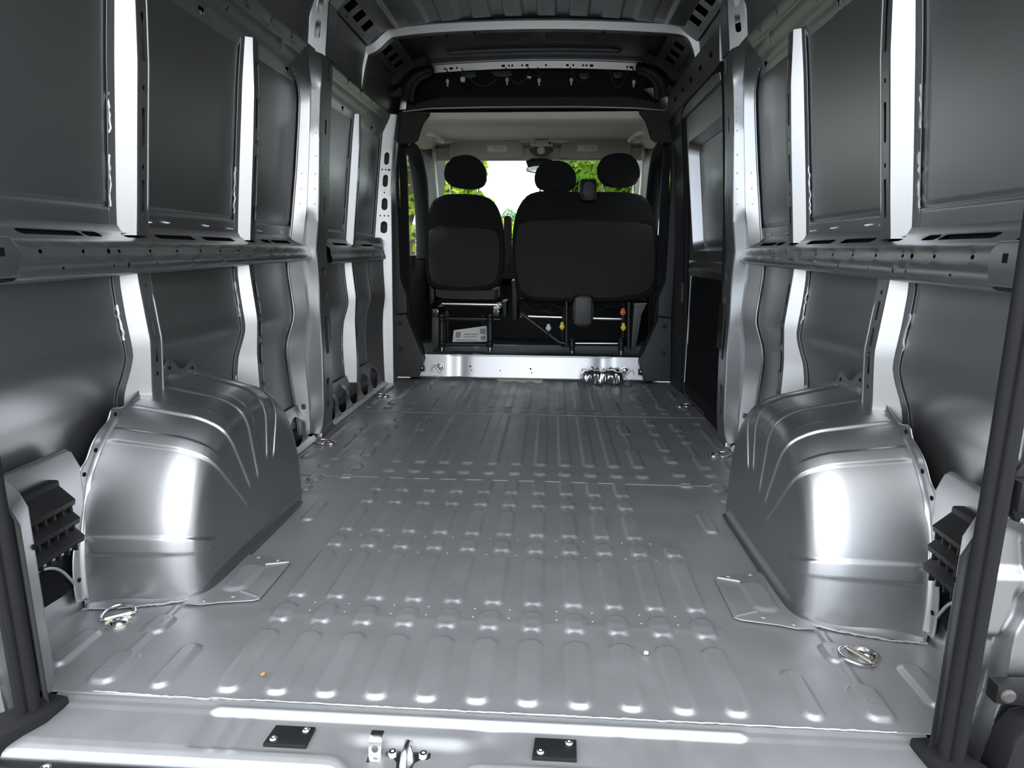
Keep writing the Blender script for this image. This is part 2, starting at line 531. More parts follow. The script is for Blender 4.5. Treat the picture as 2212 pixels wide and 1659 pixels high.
grid('sill_panel', us, vs, sill_fn, FLOORPAINT, floor, ang=50)
# sealant bead along the floor to sill joint
def bead(name, pts, r, m, parent, jit=0.35, n=6):
    P = [Vector(p) for p in pts]; out = []; rr = []
    for a, b in zip(P[:-1], P[1:]):
        L = (b - a).length; k = max(2, int(L / 0.009))
        for q in range(k):
            out.append(a.lerp(b, q / k) + Vector(rng.normal(0, r * jit, 3))); rr.append(r * float(rng.uniform(0.7, 1.3)))
    out.append(P[-1]); rr.append(r)
    return tube(name, out, rr, m, parent, n=n)
bead('sealant_bead', [(-0.50, 0.082, -0.0015), (-0.1, 0.079, -0.001), (0.3, 0.079, -0.001), (0.75, 0.079, -0.001)], 0.0013, SEALANT, floor)
bead('sealant_bead', [(-0.735, 0.086, -0.003), (-0.55, 0.079, -0.002), (-0.50, 0.08, -0.002)], 0.0015, SEALANT, floor)
# folded reinforcement plates welded beside the wheel arches
for s in (-1, 1):
    out = [(0.735, 0.385), (0.690, 0.384), (0.655, 0.396), (0.575, 0.410), (0.562, 0.420), (0.562, 0.600), (0.575, 0.612), (0.70, 0.640)]
    o = prism('reinforcement_plate', [(s * a, b) for a, b in out], 'xy', 0.0005, 0.0035, FLOORPAINT, floor, bev=0.0012)
    grid('plate_bead', np.linspace(-1, 1, 22), np.linspace(-1, 1, 40),
         lambda U, V, s=s: (s * 0.648 + 0.036 * U, 0.515 + 0.075 * V, 0.003 + 0.007 * sm((1 - np.maximum(np.abs(U), np.hypot(U * .8, np.maximum(np.abs(V) - .4, 0) / .6))) * 2.4)), FLOORPAINT, floor, ang=60)
    for (a, b, c, d) in ((0.570, 0.602, 0.622, 0.585), (0.566, 0.424, 0.622, 0.447)):
        tube('plate_fold', [(s * a, b, 0.003), (s * c, d, 0.004)], 0.004, FLOORPAINT, floor, n=8)
    for (a, b) in ((0.60, 0.612), (0.66, 0.625), (0.69, 0.40), (0.63, 0.425)):
        lathe('weld_dimple', [(0.007, 0), (0.005, .002), (0, .0028)], (s * a, b, 0.0033), (0, 0, 1), FLOORPAINT, floor, 10)
# spot-weld pimples scattered on the rear panel
for yy in (0.39, 0.425, 0.70, 0.80):
    for i in range(10):
        x = (i - 4.5) * PIT
        lathe('weld_dimple', [(0.0035, 0), (0.0025, .0012), (0, .0016)], (x + (-.006 if i % 2 else .008), yy, -0.003), (0, 0, 1), FLOORPAINT, floor, 8)
# front step riser
def riser_fn(U, V):
    z = -0.005 + 0.165 * V
    rec = sm((np.abs(U) - 0.46) / 0.10)
    y = 3.165 + 0.03 * V - 0.012 * rec + 0.008 * np.exp(-((np.abs(U) - .47) / .05) ** 2)
    y = y - 0.035 * np.exp(-(V / 0.07) ** 2) * (0.4 + 0.6 * sm((np.abs(U) - .3) / .3))
    return U, y, z
grid('step_riser', np.linspace(-0.80, 0.80, 220), np.linspace(0, 1, 40), riser_fn, PAINT, floor, ang=50)
for x, z in ((-.40, .085), (-.39, .06), (0.0, .075), (0.008, .05), (0.39, .075), (-.2, .06)):
    lathe('riser_hole', [(0.006 if x in (-.40, 0.0, .39) else .004, 0), (0, 0.001)], (x, 3.1655 + 0.03 * z / .165 - .003, z), (0, -1, 0), VOID, floor, 12)
prism('step_flange', [(-0.80, 3.185), (0.80, 3.185), (0.80, 3.215), (-0.80, 3.215)], 'xy', 0.152, 0.158, PAINT, floor)

# ================================================================== WALLS
ZS = [-0.05, 0.0, 0.10, 0.20, 0.31, 0.40, 0.46, 0.52, 0.555, 0.59, 0.66, 0.74, 0.80, 0.87, 0.94, 1.09, 1.27, 1.40, 1.50, 1.60, 1.66]
XS = [0.985, 0.988, 0.994, 0.998, 1.000, 0.996, 0.988, 0.968, 0.959, 0.960, 0.967, 0.972, 0.970, 0.962, 0.955, 0.938, 0.917, 0.902, 0.889, 0.874, 0.862]
_zd = np.linspace(-0.05, 1.66, 700); _xd = np.interp(_zd, ZS, XS)
_k = np.exp(-np.linspace(-2, 2, 21) ** 2); _k /= _k.sum()
_xd[10:-10] = np.convolve(_xd, _k, 'valid')
def skin(z): return np.interp(z, _zd, _xd)

def wall_parts(s, root, bays):
    # ---- outer skin panels between the posts
    for (y0, y1) in bays:
        ys = np.linspace(y0, y1, 24)
        grid('skin_panel', ys, np.linspace(0.06, 0.800, 80), lambda U, V: (s * (skin(V) + 0.002), U, V), PAINT, root, ang=60)
        def up(U, V):
            d = 0.006 * sm((0.935 - V) / 0.012) - 0.004 * np.exp(-((V - 0.931) / 0.006) ** 2)
            return s * (skin(V) + 0.004 - d), U, V
        grid('skin_panel', ys, np.concatenate([np.linspace(0.86, 0.96, 40), np.linspace(0.965, 1.50, 40)]), up, PAINT, root, ang=60)

def post(s, root, Y0, z0, z1, w, xin, slots, top_wide=False, slant=0.55):
    """pressed hat-section post: flange, rear web, inner face with slots, front web, flange"""
    zz = np.array([a for a, b in xin]); xx = np.array([b for a, b in xin])
    L = [0.0, 0.020, 0.026, 0.064, 0.069, 0.069 + w, 0.074 + w, 0.11 + w, 0.116 + w, 0.130 + w]
    def fn(u, v):
        u = np.asarray(u, float); v = np.asarray(v, float)
        sk = skin(v) - 0.0015; inn = np.interp(v, zz, xx)
        e = 1.0
        f = np.interp(u, L, [0, 0, 0.04, 0.97, 1, 1, 0.97, 0.04, 0, 0])
        y = np.interp(u, L, [-0.024, -0.006, -0.0005, 0.001, 0.005, 0.002 + w, 0.006 + w, 0.014 + w, 0.020 + w, 0.034 + w])
        y = y - np.where(u < 0.067, (1 - f) * slant * (sk - inn), 0.0)
        x = sk + (inn - sk) * f
        # raised bead along the forward edge of the inner face
        x = x - 0.003 * np.exp(-((u - (0.066 + w)) / 0.003) ** 2) * sm((v - z0 - .05) / .02) * sm((z1 - .05 - v) / .02)
        if top_wide:
            y = y + sm((v - (z1 - 0.10)) / 0.1) * 0.02 * sm((u - 0.068) / 0.03)
        return s * x, Y0 + y, v
    us = sorted(set(L + list(np.linspace(0.069, 0.069 + w, 5)) + list(np.linspace(0.061 + w, 0.071 + w, 7)) + list(np.linspace(0.026, 0.064, 4))))
    vs = np.linspace(z0, z1, int((z1 - z0) / 0.02) + 2)
    hs = [slot(0.069 + w * 0.45, zc, 0.0062 if hl > 0.02 else 0.0048, hl) for zc, hl in slots]
    return sheet('post', us, vs, fn, hs, PAINT, root, thick=0.0014, ang=12)

XIN_UP1 = [(0.86, 0.925), (0.95, 0.913), (1.1, 0.895), (1.27, 0.874), (1.40, 0.864), (1.5, 0.858)]
XIN_UP2 = [(0.86, 0.925), (0.95, 0.915), (1.19, 0.888), (1.35, 0.872), (1.47, 0.867), (1.52, 0.864)]
XIN_LO = [(0.10, 0.935), (0.25, 0.928), (0.46, 0.930), (0.59, 0.920), (0.75, 0.934), (0.80, 0.936)]
def seams(s, root, Y0, spans):
    for a, b in spans:
        zs = np.arange(a, b, 0.03)
        bead('sealant_bead', [(s * (skin(z) - 0.002), Y0 - 0.046, z) for z in zs], 0.0028, SEALANT, root, 0.5, 6)

def belt_rail(s, root, y0, y1, zb0, zb1, slots, holes1, holes2, cap=True):
    def prof(v):
        k = (v - y0) / (y1 - y0); zb = zb0 + (zb1 - zb0) * k; zm = zb + (0.838 - zb) * 0.45
        o = np.ones_like(v)
        X = [0.957 * o, 0.952 * o, 0.914 * o, 0.907 * o, 0.903 * o, 0.901 * o, 0.899 * o, 0.895 * o, 0.894 * o, 0.897 * o, 0.904 * o, 0.955 * o]
        Z = [0.886 * o, 0.872 * o, 0.8475 * o, 0.843 * o, 0.836 * o, zm + .006, zm + .002, zm - .002, zb + .006, zb, zb - .004, zb - .012]
        return X, Z
    L = [0, 0.015, 0.060, 0.068, 0.076, 0.104, 0.109, 0.114, 0.138, 0.145, 0.153, 0.204]
    def fn(u, v):
        u = np.asarray(u, float); v = np.asarray(v, float)
        X, Z = prof(v)
        x = np.zeros_like(u); z = np.zeros_like(u)
        for i in range(len(L) - 1):
            m = (u >= L[i] - 1e-9) & ((u < L[i + 1]) if i < len(L) - 2 else (u <= L[i + 1] + 1e-6))
            t = (u - L[i]) / (L[i + 1] - L[i])
            x = np.where(m, X[i] + (X[i + 1] - X[i]) * t, x); z = np.where(m, Z[i] + (Z[i + 1] - Z[i]) * t, z)
        return s * x, v, z
    hs = [slot(0.036, (a + b) / 2, 0.0105, (b - a) / 2, 0.0104) for a, b in slots]
    hs += [oval(0.090, y, ru, rv, 10) for y, ru, rv in holes1]
    hs += [oval(0.127, y, ru, rv, 10) for y, ru, rv in holes2]
    vs = np.linspace(y0, y1, int((y1 - y0) / 0.03) + 2)
    o = sheet('belt_rail', sorted(set(L + [0.03, 0.045, 0.09, 0.126, 0.18])), vs, fn, hs, PAINT, root, thick=0.0015, ang=5)
    grid('rail_hole_shade', np.linspace(y0, y1, 4), np.linspace(0.755, 0.885, 4), lambda U, V: (s * (0.950 + 0 * U), U, 0.803 + (V - 0.755) * 0.52), VOID, root)  # near-black sheet added so the rail holes read as shaded
    return o

def roof_rail(s, root, y0, y1, holes):
    PX = [0.900, 0.894, 0.884, 0.879, 0.858, 0.853, 0.853, 0.849, 0.838, 0.836, 0.840, 0.862]
    PZ = [1.468, 1.480, 1.516, 1.522, 1.566, 1.570, 1.578, 1.583, 1.612, 1.618, 1.622, 1.632]
    L = [0]
    for i in range(1, len(PX)): L.append(L[-1] + max(0.003, math.hypot(PX[i] - PX[i - 1], PZ[i] - PZ[i - 1])))
    def fn(u, v):
        return s * np.interp(u, L, PX), np.asarray(v, float), np.interp(u, L, PZ)
    hs = []
    for kind, y in holes:
        if kind == 'a': hs.append(slot((L[1] + L[2]) / 2, y, 0.010, 0.016, 0.004))
        if kind == 'b': hs.append(slot((L[7] + L[8]) / 2, y, 0.006, 0.004))
        if kind == 'c': hs.append(slot((L[3] + L[4]) / 2, y, 0.008, 0.003))
    vs = np.linspace(y0, y1, int((y1 - y0) / 0.04) + 2)
    grid('roof_rail_hole_shade', np.linspace(y0, y1, 3), np.linspace(0, 1, 3), lambda U, V: (s * (0.905 - 0.045 * V), U, 1.478 + 0.14 * V), VOID, root)  # added near-black sheet paints the shade behind the roof rail holes
    return sheet('roof_rail', sorted(set(L + [(L[1] + L[2]) / 2, (L[3] + L[4]) / 2])), vs, fn, hs, PAINT, root, thick=0.0014, ang=5)

def pillar(s, root, name, Ya, z0, z1, prof, holes, inn, ang=40):
    """vertical pressed pillar; prof = [(y offset, fraction inward)], inn(z) inner x"""
    L = [0]
    for (a, b), (c, d) in zip(prof[:-1], prof[1:]): L.append(L[-1] + max(0.004, math.hypot(a - c, (b - d) * 0.06)))
    py = [p[0] for p in prof]; pf = [p[1] for p in prof]
    def fn(u, v):
        f = np.interp(u, L, pf); y = np.interp(u, L, py)
        sk = np.where(v < 1.6, skin(v), np.interp(v, [1.6, 1.66, 1.83, 1.93], [0.874, 0.866, 0.828, 0.70])) - 0.002
        x = sk + (inn(v) - sk) * f
        return s * x, Ya + y, v
    us = sorted(set(list(np.linspace(0, L[-1], 40)) + L))
    vs = np.linspace(z0, z1, int((z1 - z0) / 0.02) + 2)
    return sheet(name, us, vs, fn, holes(L), PAINT, root, thick=0.0016, ang=ang)

def cpillar_in(z):
    return np.interp(z, [0, 0.05, 0.142, 0.394, 0.552, 0.675, 0.76, 0.831, 0.95, 1.023, 1.27, 1.45, 1.525, 1.66, 1.80, 1.95],
                     [0.905, 0.888, 0.878, 0.870, 0.871, 0.868, 0.870, 0.873, 0.857, 0.850, 0.834, 0.818, 0.810, 0.802, 0.78, 0.66])
CPY = 1.764
def cpillar(s, root):
    LZ = [0.02, 0.10, 0.156, 0.28, 0.407, 0.50, 0.559, 0.65, 0.745, 0.86, 0.924, 1.145, 1.328, 1.40, 1.445, 1.487, 1.54]
    LY = [1.725, 1.725, 1.722, 1.70, 1.668, 1.675, 1.685, 1.690, 1.682, 1.69, 1.708, 1.728, 1.732, 1.732, 1.725, 1.690, 1.60]
    zd = np.linspace(0, 1.62, 400); yd = np.interp(zd, LZ, LY); kk = np.ones(15) / 15
    yd[7:-7] = np.convolve(yd, kk, 'valid')
    ysk = lambda z: np.interp(z, zd, yd)
    # u: 0 skin .. .10 web end .. .14 step .. .20 edge .. .33 aisle face .. .40 return
    L = [0.0, 0.006, 0.012, 0.10, 0.104, 0.138, 0.142, 0.190, 0.197, 0.205, 0.325, 0.332, 0.40]
    def fn(u, v):
        u = np.asarray(u, float); v = np.asarray(v, float)
        lo = 1 - sm((v - 0.93) / 0.07)
        notch = sm((v - 1.28) / 0.16) * sm((1.60 - v) / 0.02) * 0.7
        st = np.maximum(lo, notch)
        y0 = ysk(v); sk = skin(v) - 0.002; inn = cpillar_in(v)
        wav = 0.010 * np.sin((v - 0.30) * 14) * lo
        ya = y0 + (CPY - y0) * (0.55 - 0.03 * (1 - st)); yb = ya + 0.0006 + st * (0.030 + wav)
        yb = np.minimum(yb, CPY - 0.008)
        fa = 0.52 - 0.06 * st; fb = fa + 0.008 + 0.022 * st
        Yp = [y0 - 0.006, y0, y0 + 0.004, ya - .001, ya + .001, yb - .001, yb + .001, CPY - 0.004, CPY - 0.001, CPY + 0.006, CPY + 0.125, CPY + 0.131, CPY + 0.135]
        Fp = [0 * v, 0.06 + 0 * v, 0.05 + 0 * v, fa, fa + 0.004, fb - .004, fb, 0.95 + 0 * v, 0.985 + 0 * v, 1 + 0 * v, 0.97 + 0 * v, 0.93 + 0 * v, 0 * v]
        x = np.zeros_like(u + v); y = np.zeros_like(u + v)
        for i in range(len(L) - 1):
            m = (u >= L[i] - 1e-9) & ((u < L[i + 1] - 1e-9) if i < len(L) - 2 else (u <= L[i + 1] + 1e-6))
            t_ = (u - L[i]) / (L[i + 1] - L[i])
            x = np.where(m, Fp[i] + (Fp[i + 1] - Fp[i]) * t_, x); y = np.where(m, Yp[i] + (Yp[i + 1] - Yp[i]) * t_, y)
        X = sk + (inn - sk) * x
        return s * X, y, v
    u0 = 0.265
    hs = [slot(u0, 0.735, 0.026, 0.020, 0.010), slot(u0, 0.635, 0.026, 0.020, 0.010), slot(u0, 0.46, 0.024, 0.085, 0.018), slot(u0 - .01, 0.20, 0.022, 0.065, 0.012),
          slot(u0, 1.02, 0.010, 0.035, 0.003), slot(u0, 1.335, 0.010, 0.03, 0.003), slot(u0, 1.20, 0.004, 0.007), slot(u0, 1.13, 0.004, 0.007), slot(u0, 0.9, 0.004, 0.006),
          slot(u0 + .02, 1.555, 0.010, 0.035), slot(0.062, 0.150, 0.016, 0.012, 0.003)]
    us = sorted(set(L + [0.03, 0.055, 0.08, 0.12, 0.155, 0.172, 0.235, 0.265, 0.295, 0.365]))
    sheet('pillar', us, np.linspace(0.02, 1.60, 100), fn, hs, PAINT, root, thick=0.0016, ang=30)
    tube('web_bead', [tuple(float(q) for q in fn(np.array(0.003), np.array(z))) for z in np.linspace(0.06, 1.50, 90)], 0.0035, PAINT, root, n=8)
    grid('pillar_hole_backing', np.linspace(0, 1, 3), np.linspace(0.05, 1.58, 12), lambda U, V: (s * (skin(V) - 0.012), 1.75 + 0.13 * U, V), VOID, root)  # near-black backing puts painted shade into the pillar slots
    # upper extension into the raised roof with two oval openings
    prof2 = [(-0.060, 0), (-0.045, 0.02), (-0.043, 0.08), (-0.006, 0.96), (0.0, 1.0), (0.010, 1.0), (0.09, 1.0), (0.10, 0.9), (0.105, 0.0)]
    def holes2(L_):
        u = np.interp(-0.025, [p[0] for p in prof2], L_)
        return [slot(u, 1.785, 0.010, 0.035, 0.010), slot(u, 1.695, 0.010, 0.035, 0.010)]
    pillar(s, root, 'pillar_extension', 1.80, 1.60, 1.92, prof2, holes2, lambda z: np.interp(z, [1.5, 1.62, 1.80, 1.95], [0.806, 0.800, 0.778, 0.64]), ang=20)
    # round embossed studs on the bright rear web
    for z in (1.02, 1.08, 1.14, 1.21, 1.30, 1.335, 1.36, 1.385):
        for uu in (0.05, 0.175):
            if z > 1.2 and uu < 0.1: continue
            q = [float(k) for k in fn(np.array(uu), np.array(z))]
            lathe('weld_stud', [(0.0035, 0), (0.003, .0015), (0, .002)], (q[0] - s * .001, q[1] - .001, q[2]), (-s * 0.5, -0.85, 0), PAINT, root, 8)
    # foot of the pillar welded to the floor
    prism('pillar_foot', [(1.765, 0.0), (1.93, 0.0), (1.91, 0.05), (1.89, 0.09), (1.81, 0.09), (1.775, 0.05)], 'yz', s * 0.897, s * 0.925, PAINT, root, bev=0.006)

def trough(s, root, y0, y1, ctrs):
    """sloping sill box between floor and skin with oval openings and bulges"""
    def fn(u, v):
        u = np.asarray(u, float); v = np.asarray(v, float)
        x = np.interp(u, [0, .015, .03, .10, .15, .165], [0.905, 0.920, 0.932, 0.955, 0.978, 0.986])
        z = np.interp(u, [0, .015, .03, .10, .15, .165], [0.002, 0.010, 0.018, 0.085, 0.13, 0.16])
        b = np.zeros_like(u)
        for c in ctrs:
            b = b + 0.022 * np.exp(-((v - c - 0.085) / 0.035) ** 2 - ((u - 0.10) / 0.035) ** 2)
        return s * (x - b * 0.7), v, z + b * 0.7
    hs = []
    for c in ctrs:
        hs.append(smooth_poly([(0.026, c - 0.065), (0.026, c + 0.025), (0.075, c + 0.068), (0.145, c + 0.070), (0.130, c + 0.010), (0.085, c - 0.075)], 2))
    sheet('sill_box', np.linspace(0, 0.165, 22), np.linspace(y0, y1, int((y1 - y0) / 0.012)), fn, hs, PAINT, root, thick=0.0015, ang=45)
    box('sill_hole_shade', (min(s * 0.95, s * 1.0), y0, -0.14), (max(s * 0.95, s * 1.0), y1, -0.01), VOID, root, bev=0)  # near-black box painted as the shade behind the sill openings

# front-facing list of photo measurements for the rear bay rail
def ylist(pxs, yp, X): return [float(at_x(a * 0.3376, yp, X)[1]) for a in pxs]
sl = [(105, 520), (530, 640), (782, 885), (995, 1240), (1295, 1490), (1555, 1622), (1672, 1728), (1735, 1850)]
REAR_SLOTS = [tuple(ylist(a, 510, -0.935)) for a in sl]
H1 = [(y, 0.0045, 0.0055) for y in ylist([260, 535, 765, 963, 1135, 1285, 1412, 1532, 1638, 1733, 1763, 1823, 1900], 550, -0.902)]
H1.append((ylist([697], 550, -0.902)[0], 0.006, 0.0065))
H2 = [(y, 0.0035, 0.004) for y in ylist([408, 735, 1013, 1243, 1435, 1595, 1737, 1858], 582, -0.894)]
H2.append((ylist([830], 580, -0.894)[0], 0.0075, 0.0045))

def rear_bay(s, root):
    wall_parts(s, root, [(0.10, 0.665), (0.655, 1.295), (1.285, 1.79)])
    post(s, root, 0.655, 0.862, 1.53, 0.042, XIN_UP1, [(0.955, 0.045), (1.03, 0.006), (1.125, 0.045), (1.215, 0.006), (1.33, 0.055)], True, 0.66)
    post(s, root, 1.272, 0.862, 1.51, 0.034, XIN_UP2, [(0.95, 0.03), (1.02, 0.005), (1.10, 0.045), (1.19, 0.005), (1.28, 0.05), (1.435, 0.008)])
    post(s, root, 0.655, 0.20, 0.772, 0.048, XIN_LO, [(0.735, 0.006), (0.69, 0.024), (0.625, 0.024), (0.585, 0.005), (0.555, 0.024), (0.50, 0.006)], False, 0.60)
    post(s, root, 1.270, 0.10, 0.780, 0.034, XIN_LO, [(0.69, 0.035), (0.60, 0.005), (0.55, 0.03), (0.46, 0.04), (0.35, 0.006), (0.28, 0.04)])
    seams(s, root, 0.655, [(0.93, 1.06), (1.10, 1.22), (0.36, 0.43), (0.60, 0.70)])
    seams(s, root, 1.272, [(0.95, 1.10), (0.30, 0.42), (0.60, 0.74)])
    belt_rail(s, root, 0.235, 1.755, 0.768, 0.795, REAR_SLOTS, H1, H2)
    # rail end cap towards the rear corner
    prism('rail_end_cap', [(0.10, 0.770), (0.235, 0.772), (0.245, 0.80), (0.238, 0.815), (0.245, 0.83), (0.225, 0.850), (0.10, 0.850)], 'yz', s * 0.886, s * 0.960, PAINT, root, bev=0.006, seg=3)
    box('square_hole', (min(s * .8850, s * .8875), 0.195, 0.812), (max(s * .8850, s * .8875), 0.207, 0.828), VOID, root, bev=0.0005)
    roof_rail(s, root, 0.05, 1.80, [('a', 1.0), ('a', 1.60), ('a', .5)] + [('b', y) for y in (0.75, 1.0, 1.2, 1.38, 1.55, 1.70)] + [('c', 1.12), ('c', 1.5), ('c', .7)])
    cpillar(s, root)
    trough(s, root, 1.30, 1.85, [1.45, 1.60, 1.76])
    # studs low on the upper skin
    for y in (0.76, 0.84, 1.05, 1.20, 1.42, 1.60):
        lathe('weld_stud', [(0.005, 0), (0.005, .002), (0.0025, .002), (0.0025, .010), (0, .010)], (s * (float(skin(0.90)) - 0.003), y, 0.90 + 0.003 * math.sin(y * 30)), (-s, 0, 0), ZINC, root, 8)
    # side of the raised roof above the rail
    grid('upper_panel', np.linspace(0.03, 1.80, 6), np.linspace(0, 1, 16), lambda U, V: (s * np.interp(V, [0, .5, 1], [0.862, 0.845, 0.80]), U, 1.62 + 0.24 * V), PAINT, root, ang=60)

wall_left = struct(empty('wall_left'), 'silver left van wall with belt rail, posts and pillars')
wall_right = struct(empty('wall_right'), 'silver right van wall behind the sliding door')
rear_bay(-1, wall_left)
rear_bay(1, wall_right)

# ---- left front bay
s = -1
wall_parts(s, wall_left, [(1.93, 2.46), (2.45, 3.12)])
post(s, wall_left, 2.44, 0.862, 1.51, 0.03, XIN_UP2, [(1.0, 0.04), (1.15, 0.04), (1.3, 0.05)], False, 0.35)
post(s, wall_left, 2.43, 0.12, 0.780, 0.03, XIN_LO, [(0.69, 0.03), (0.55, 0.03), (0.4, 0.04)], False, 0.35)
seams(s, wall_left, 2.44, [(0.93, 1.3), (0.2, 0.4)])
fh = [float(y) for y in np.linspace(2.08, 3.0, 9)]
belt_rail(s, wall_left, 2.02, 3.10, 0.775, 0.785, [(2.15, 2.37), (2.62, 2.84)], [(y, .004, .0045) for y in fh], [(y + .05, .0035, .004) for y in fh[:-1]])
roof_rail(s, wall_left, 1.95, 3.08, [('a', 2.25), ('a', 2.75)] + [('b', y) for y in (2.2, 2.4, 2.6, 2.8)] + [('c', 2.3), ('c', 2.6)])
trough(s, wall_left, 1.97, 3.12, [2.02, 2.20, 2.39, 2.60, 2.80, 3.0])
grid('upper_panel', np.linspace(1.90, 3.30, 6), np.linspace(0, 1, 16), lambda U, V: (s * np.interp(V, [0, .5, 1], [0.862, 0.850, 0.82]), U, 1.62 + 0.24 * V), PAINT, wall_left, ang=60)

def bpillar(s, root):
    def inn(z): return np.interp(z, [0, 0.03, 0.66, 1.23, 1.45, 1.62, 1.80], [0.874, 0.873, 0.860, 0.848, 0.828, 0.800, 0.77])
    L = [0, 0.010, 0.014, 0.099, 0.103, 0.109, 0.21, 0.214, 0.30]
    def fn(u, v):
        u = np.asarray(u, float); v = np.asarray(v, float)
        f = np.interp(u, L, [0, 0, 0.03, 0.96, 0.99, 1, 1, 0.98, 0]); y = np.interp(u, L, [2.945, 2.962, 2.970, 2.996, 2.998, 3.004, 3.105, 3.108, 3.112])
        sk = skin(v) - 0.002
        lo = 1 - sm((v - 0.86) / 0.05)
        y = y - 0.11 * lo * (1 - sm((u - 0.010) / 0.055))
        return s * (sk + (inn(v) - sk) * f), y, v
    zc = [1.37, 1.243, 1.108, 0.972]
    us = sorted(set(L + [0.03, 0.045, 0.06, 0.075, 0.13, 0.16, 0.19]))
    sheet('pillar', us, np.linspace(0.0, 1.62, 90), fn, [slot(0.060, z, 0.019, 0.036, 0.019, 6) for z in zc], PAINT, root, thick=0.0016, ang=25)
    for z in zc:
        # pressed frame round each oval opening
        def f2(u, v, z=z):
            x, y, w = fn(0.057 + u, z + v); return x, y - 0.0030, w
        sheet('pierced_plate', np.linspace(-0.038, 0.038, 7), np.linspace(-0.052, 0.052, 9), f2, [slot(0.003, 0, 0.0185, 0.0355, 0.0185, 6)], PAINT, root, thick=0.003, ang=25, outline=slot(0, 0, 0.038, 0.052, 0.008, 4))
    for zm, xs_ in ((1.307, (-.025, 0, .02, .028)), (1.176, (0.0,)), (1.040, (-.02, .004, .026))):
        for k in xs_:
            q = [float(c) for c in fn(np.array(0.057 + k), np.array(zm))]
            box('square_hole', (q[0] - .004, q[1] - .003, q[2] - .004), (q[0] + .004, q[1] - .0005, q[2] + .004), VOID, root, bev=0.0005)
    grid('pillar_hole_backing', np.linspace(0, 1, 3), np.linspace(0.05, 1.58, 12), lambda U, V: (s * (skin(V) - 0.004 - 0.07 * U), 3.03 + 0.0 * U, V), GREYPL, root)
    tube('aperture_flange', [(s * (float(inn(z)) + 0.012), 3.105, z) for z in np.linspace(0.04, 1.6, 30)], 0.006, PAINT, root, n=8)
bpillar(-1, wall_left)
grid('aperture_panel', np.linspace(2.86, 3.13, 8), np.linspace(0.0, 1.62, 20), lambda U, V: (np.interp(V, [0, .66, 1.23, 1.45, 1.62], [0.925, 0.912, 0.880, 0.855, 0.82]) - 0.02 * (U - 2.86) / .27, U, V), TRIMPL, wall_right)
tube('door_track_cable', smooth_poly([(0.905, 2.90, 0.5), (0.903, 2.90, 0.8), (0.885, 2.90, 1.1), (0.865, 2.90, 1.4)], 2, closed=False), 0.006, RUBBER, wall_right, n=8)
box('door_stop', (0.895, 2.88, 0.54), (0.915, 2.93, 0.66), GREYPL, wall_right, bev=0.004)

# ---- right: door aperture, sliding door
def aperture(s, root):
    # dark rubber seal running round the sliding-door opening
    pts = [(0.918, 1.925, 0.0), (0.890, 1.925, 0.6), (0.880, 1.925, 0.9), (0.850, 1.925, 1.3), (0.828, 1.93, 1.54), (0.826, 1.97, 1.60), (0.828, 2.4, 1.605), (0.828, 2.76, 1.60), (0.838, 2.83, 1.55), (0.872, 2.85, 1.3), (0.905, 2.85, 0.8), (0.925, 2.85, 0.3), (0.935, 2.85, 0.01)]
    sp = smooth_poly([(s * a, b, c) for a, b, c in pts], 2, closed=False)
    tube('aperture_seal', sp, 0.016, RUBBER, root, n=10)
aperture(1, wall_right)
prism('door_header', [(0.80, 1.60), (0.845, 1.60), (0.835, 1.72), (0.79, 1.74)], 'xz', 1.93, 3.20, PAINT, wall_right, bev=0.004)
for y in (2.05, 2.25, 2.45, 2.65, 2.85):
    box('header_slot', (0.790, y, 1.655), (0.8035, y + 0.03, 1.672), VOID, wall_right, bev=0.001)
grid('upper_panel', np.linspace(1.90, 3.30, 6), np.linspace(0, 1, 16), lambda U, V: (np.interp(V, [0, .5, 1], [0.84, 0.835, 0.82]), U, 1.70 + 0.16 * V), PAINT, wall_right, ang=60)
box('door_sill', (0.93, 1.97, -0.17), (1.02, 3.10, -0.02), BLKSTEEL, wall_right, bev=0.01)
grid('step_tread', np.linspace(1.96, 3.10, 4), np.linspace(0, 1, 12), lambda U, V: (0.932 + 0.05 * V, U, 0.0 - 0.05 * sm(V * 1.2)), RUBBER, wall_right)

door = struct(empty('door_1', (0.97, 2.5, 0.0)), 'closed sliding side door with black lower card')
def dskin(z): return skin(z) + 0.012
grid('door_skin', np.linspace(1.97, 3.10, 30), np.linspace(-0.05, 1.62, 60), lambda U, V: (dskin(V) + 0.012, U, V), PAINT, door, ang=60)
def frame_fn(u, v):
    # inner frame: flat pressed sheet standing inboard of the door skin
    return dskin(v) - 0.048, u, v
sheet('door_frame', np.linspace(1.98, 3.07, 30), np.linspace(0.75, 1.56, 30), frame_fn,
      [slot(2.38, 1.13, 0.42, 0.29, 0.06, 6)], PAINT, door, thick=0.004, ang=40)
def reveal(sc0, sc1, x0, x1, z_c, hu, hv, r):
    pass
# rounded return of the window recess
outl = slot(2.38, 1.13, 0.42, 0.29, 0.06, 6)
outl2 = slot(2.38, 1.13, 0.408, 0.27, 0.05, 6)
V = []; F = []
for (a, b), (c, d) in zip(outl, outl2):
    for t in (0, .25, .5, .75, 1):
        y = a + (c - a) * t; z = b + (d - b) * t
        V.append((float(dskin(z)) - 0.048 + 0.056 * t, y, z))
n = len(outl)
for i in range(n):
    for k in range(4):
        F.append((i * 5 + k, ((i + 1) % n) * 5 + k, ((i + 1) % n) * 5 + k + 1, i * 5 + k + 1))
from_arrays('window_recess', V, F, PAINT, door, True, 60)
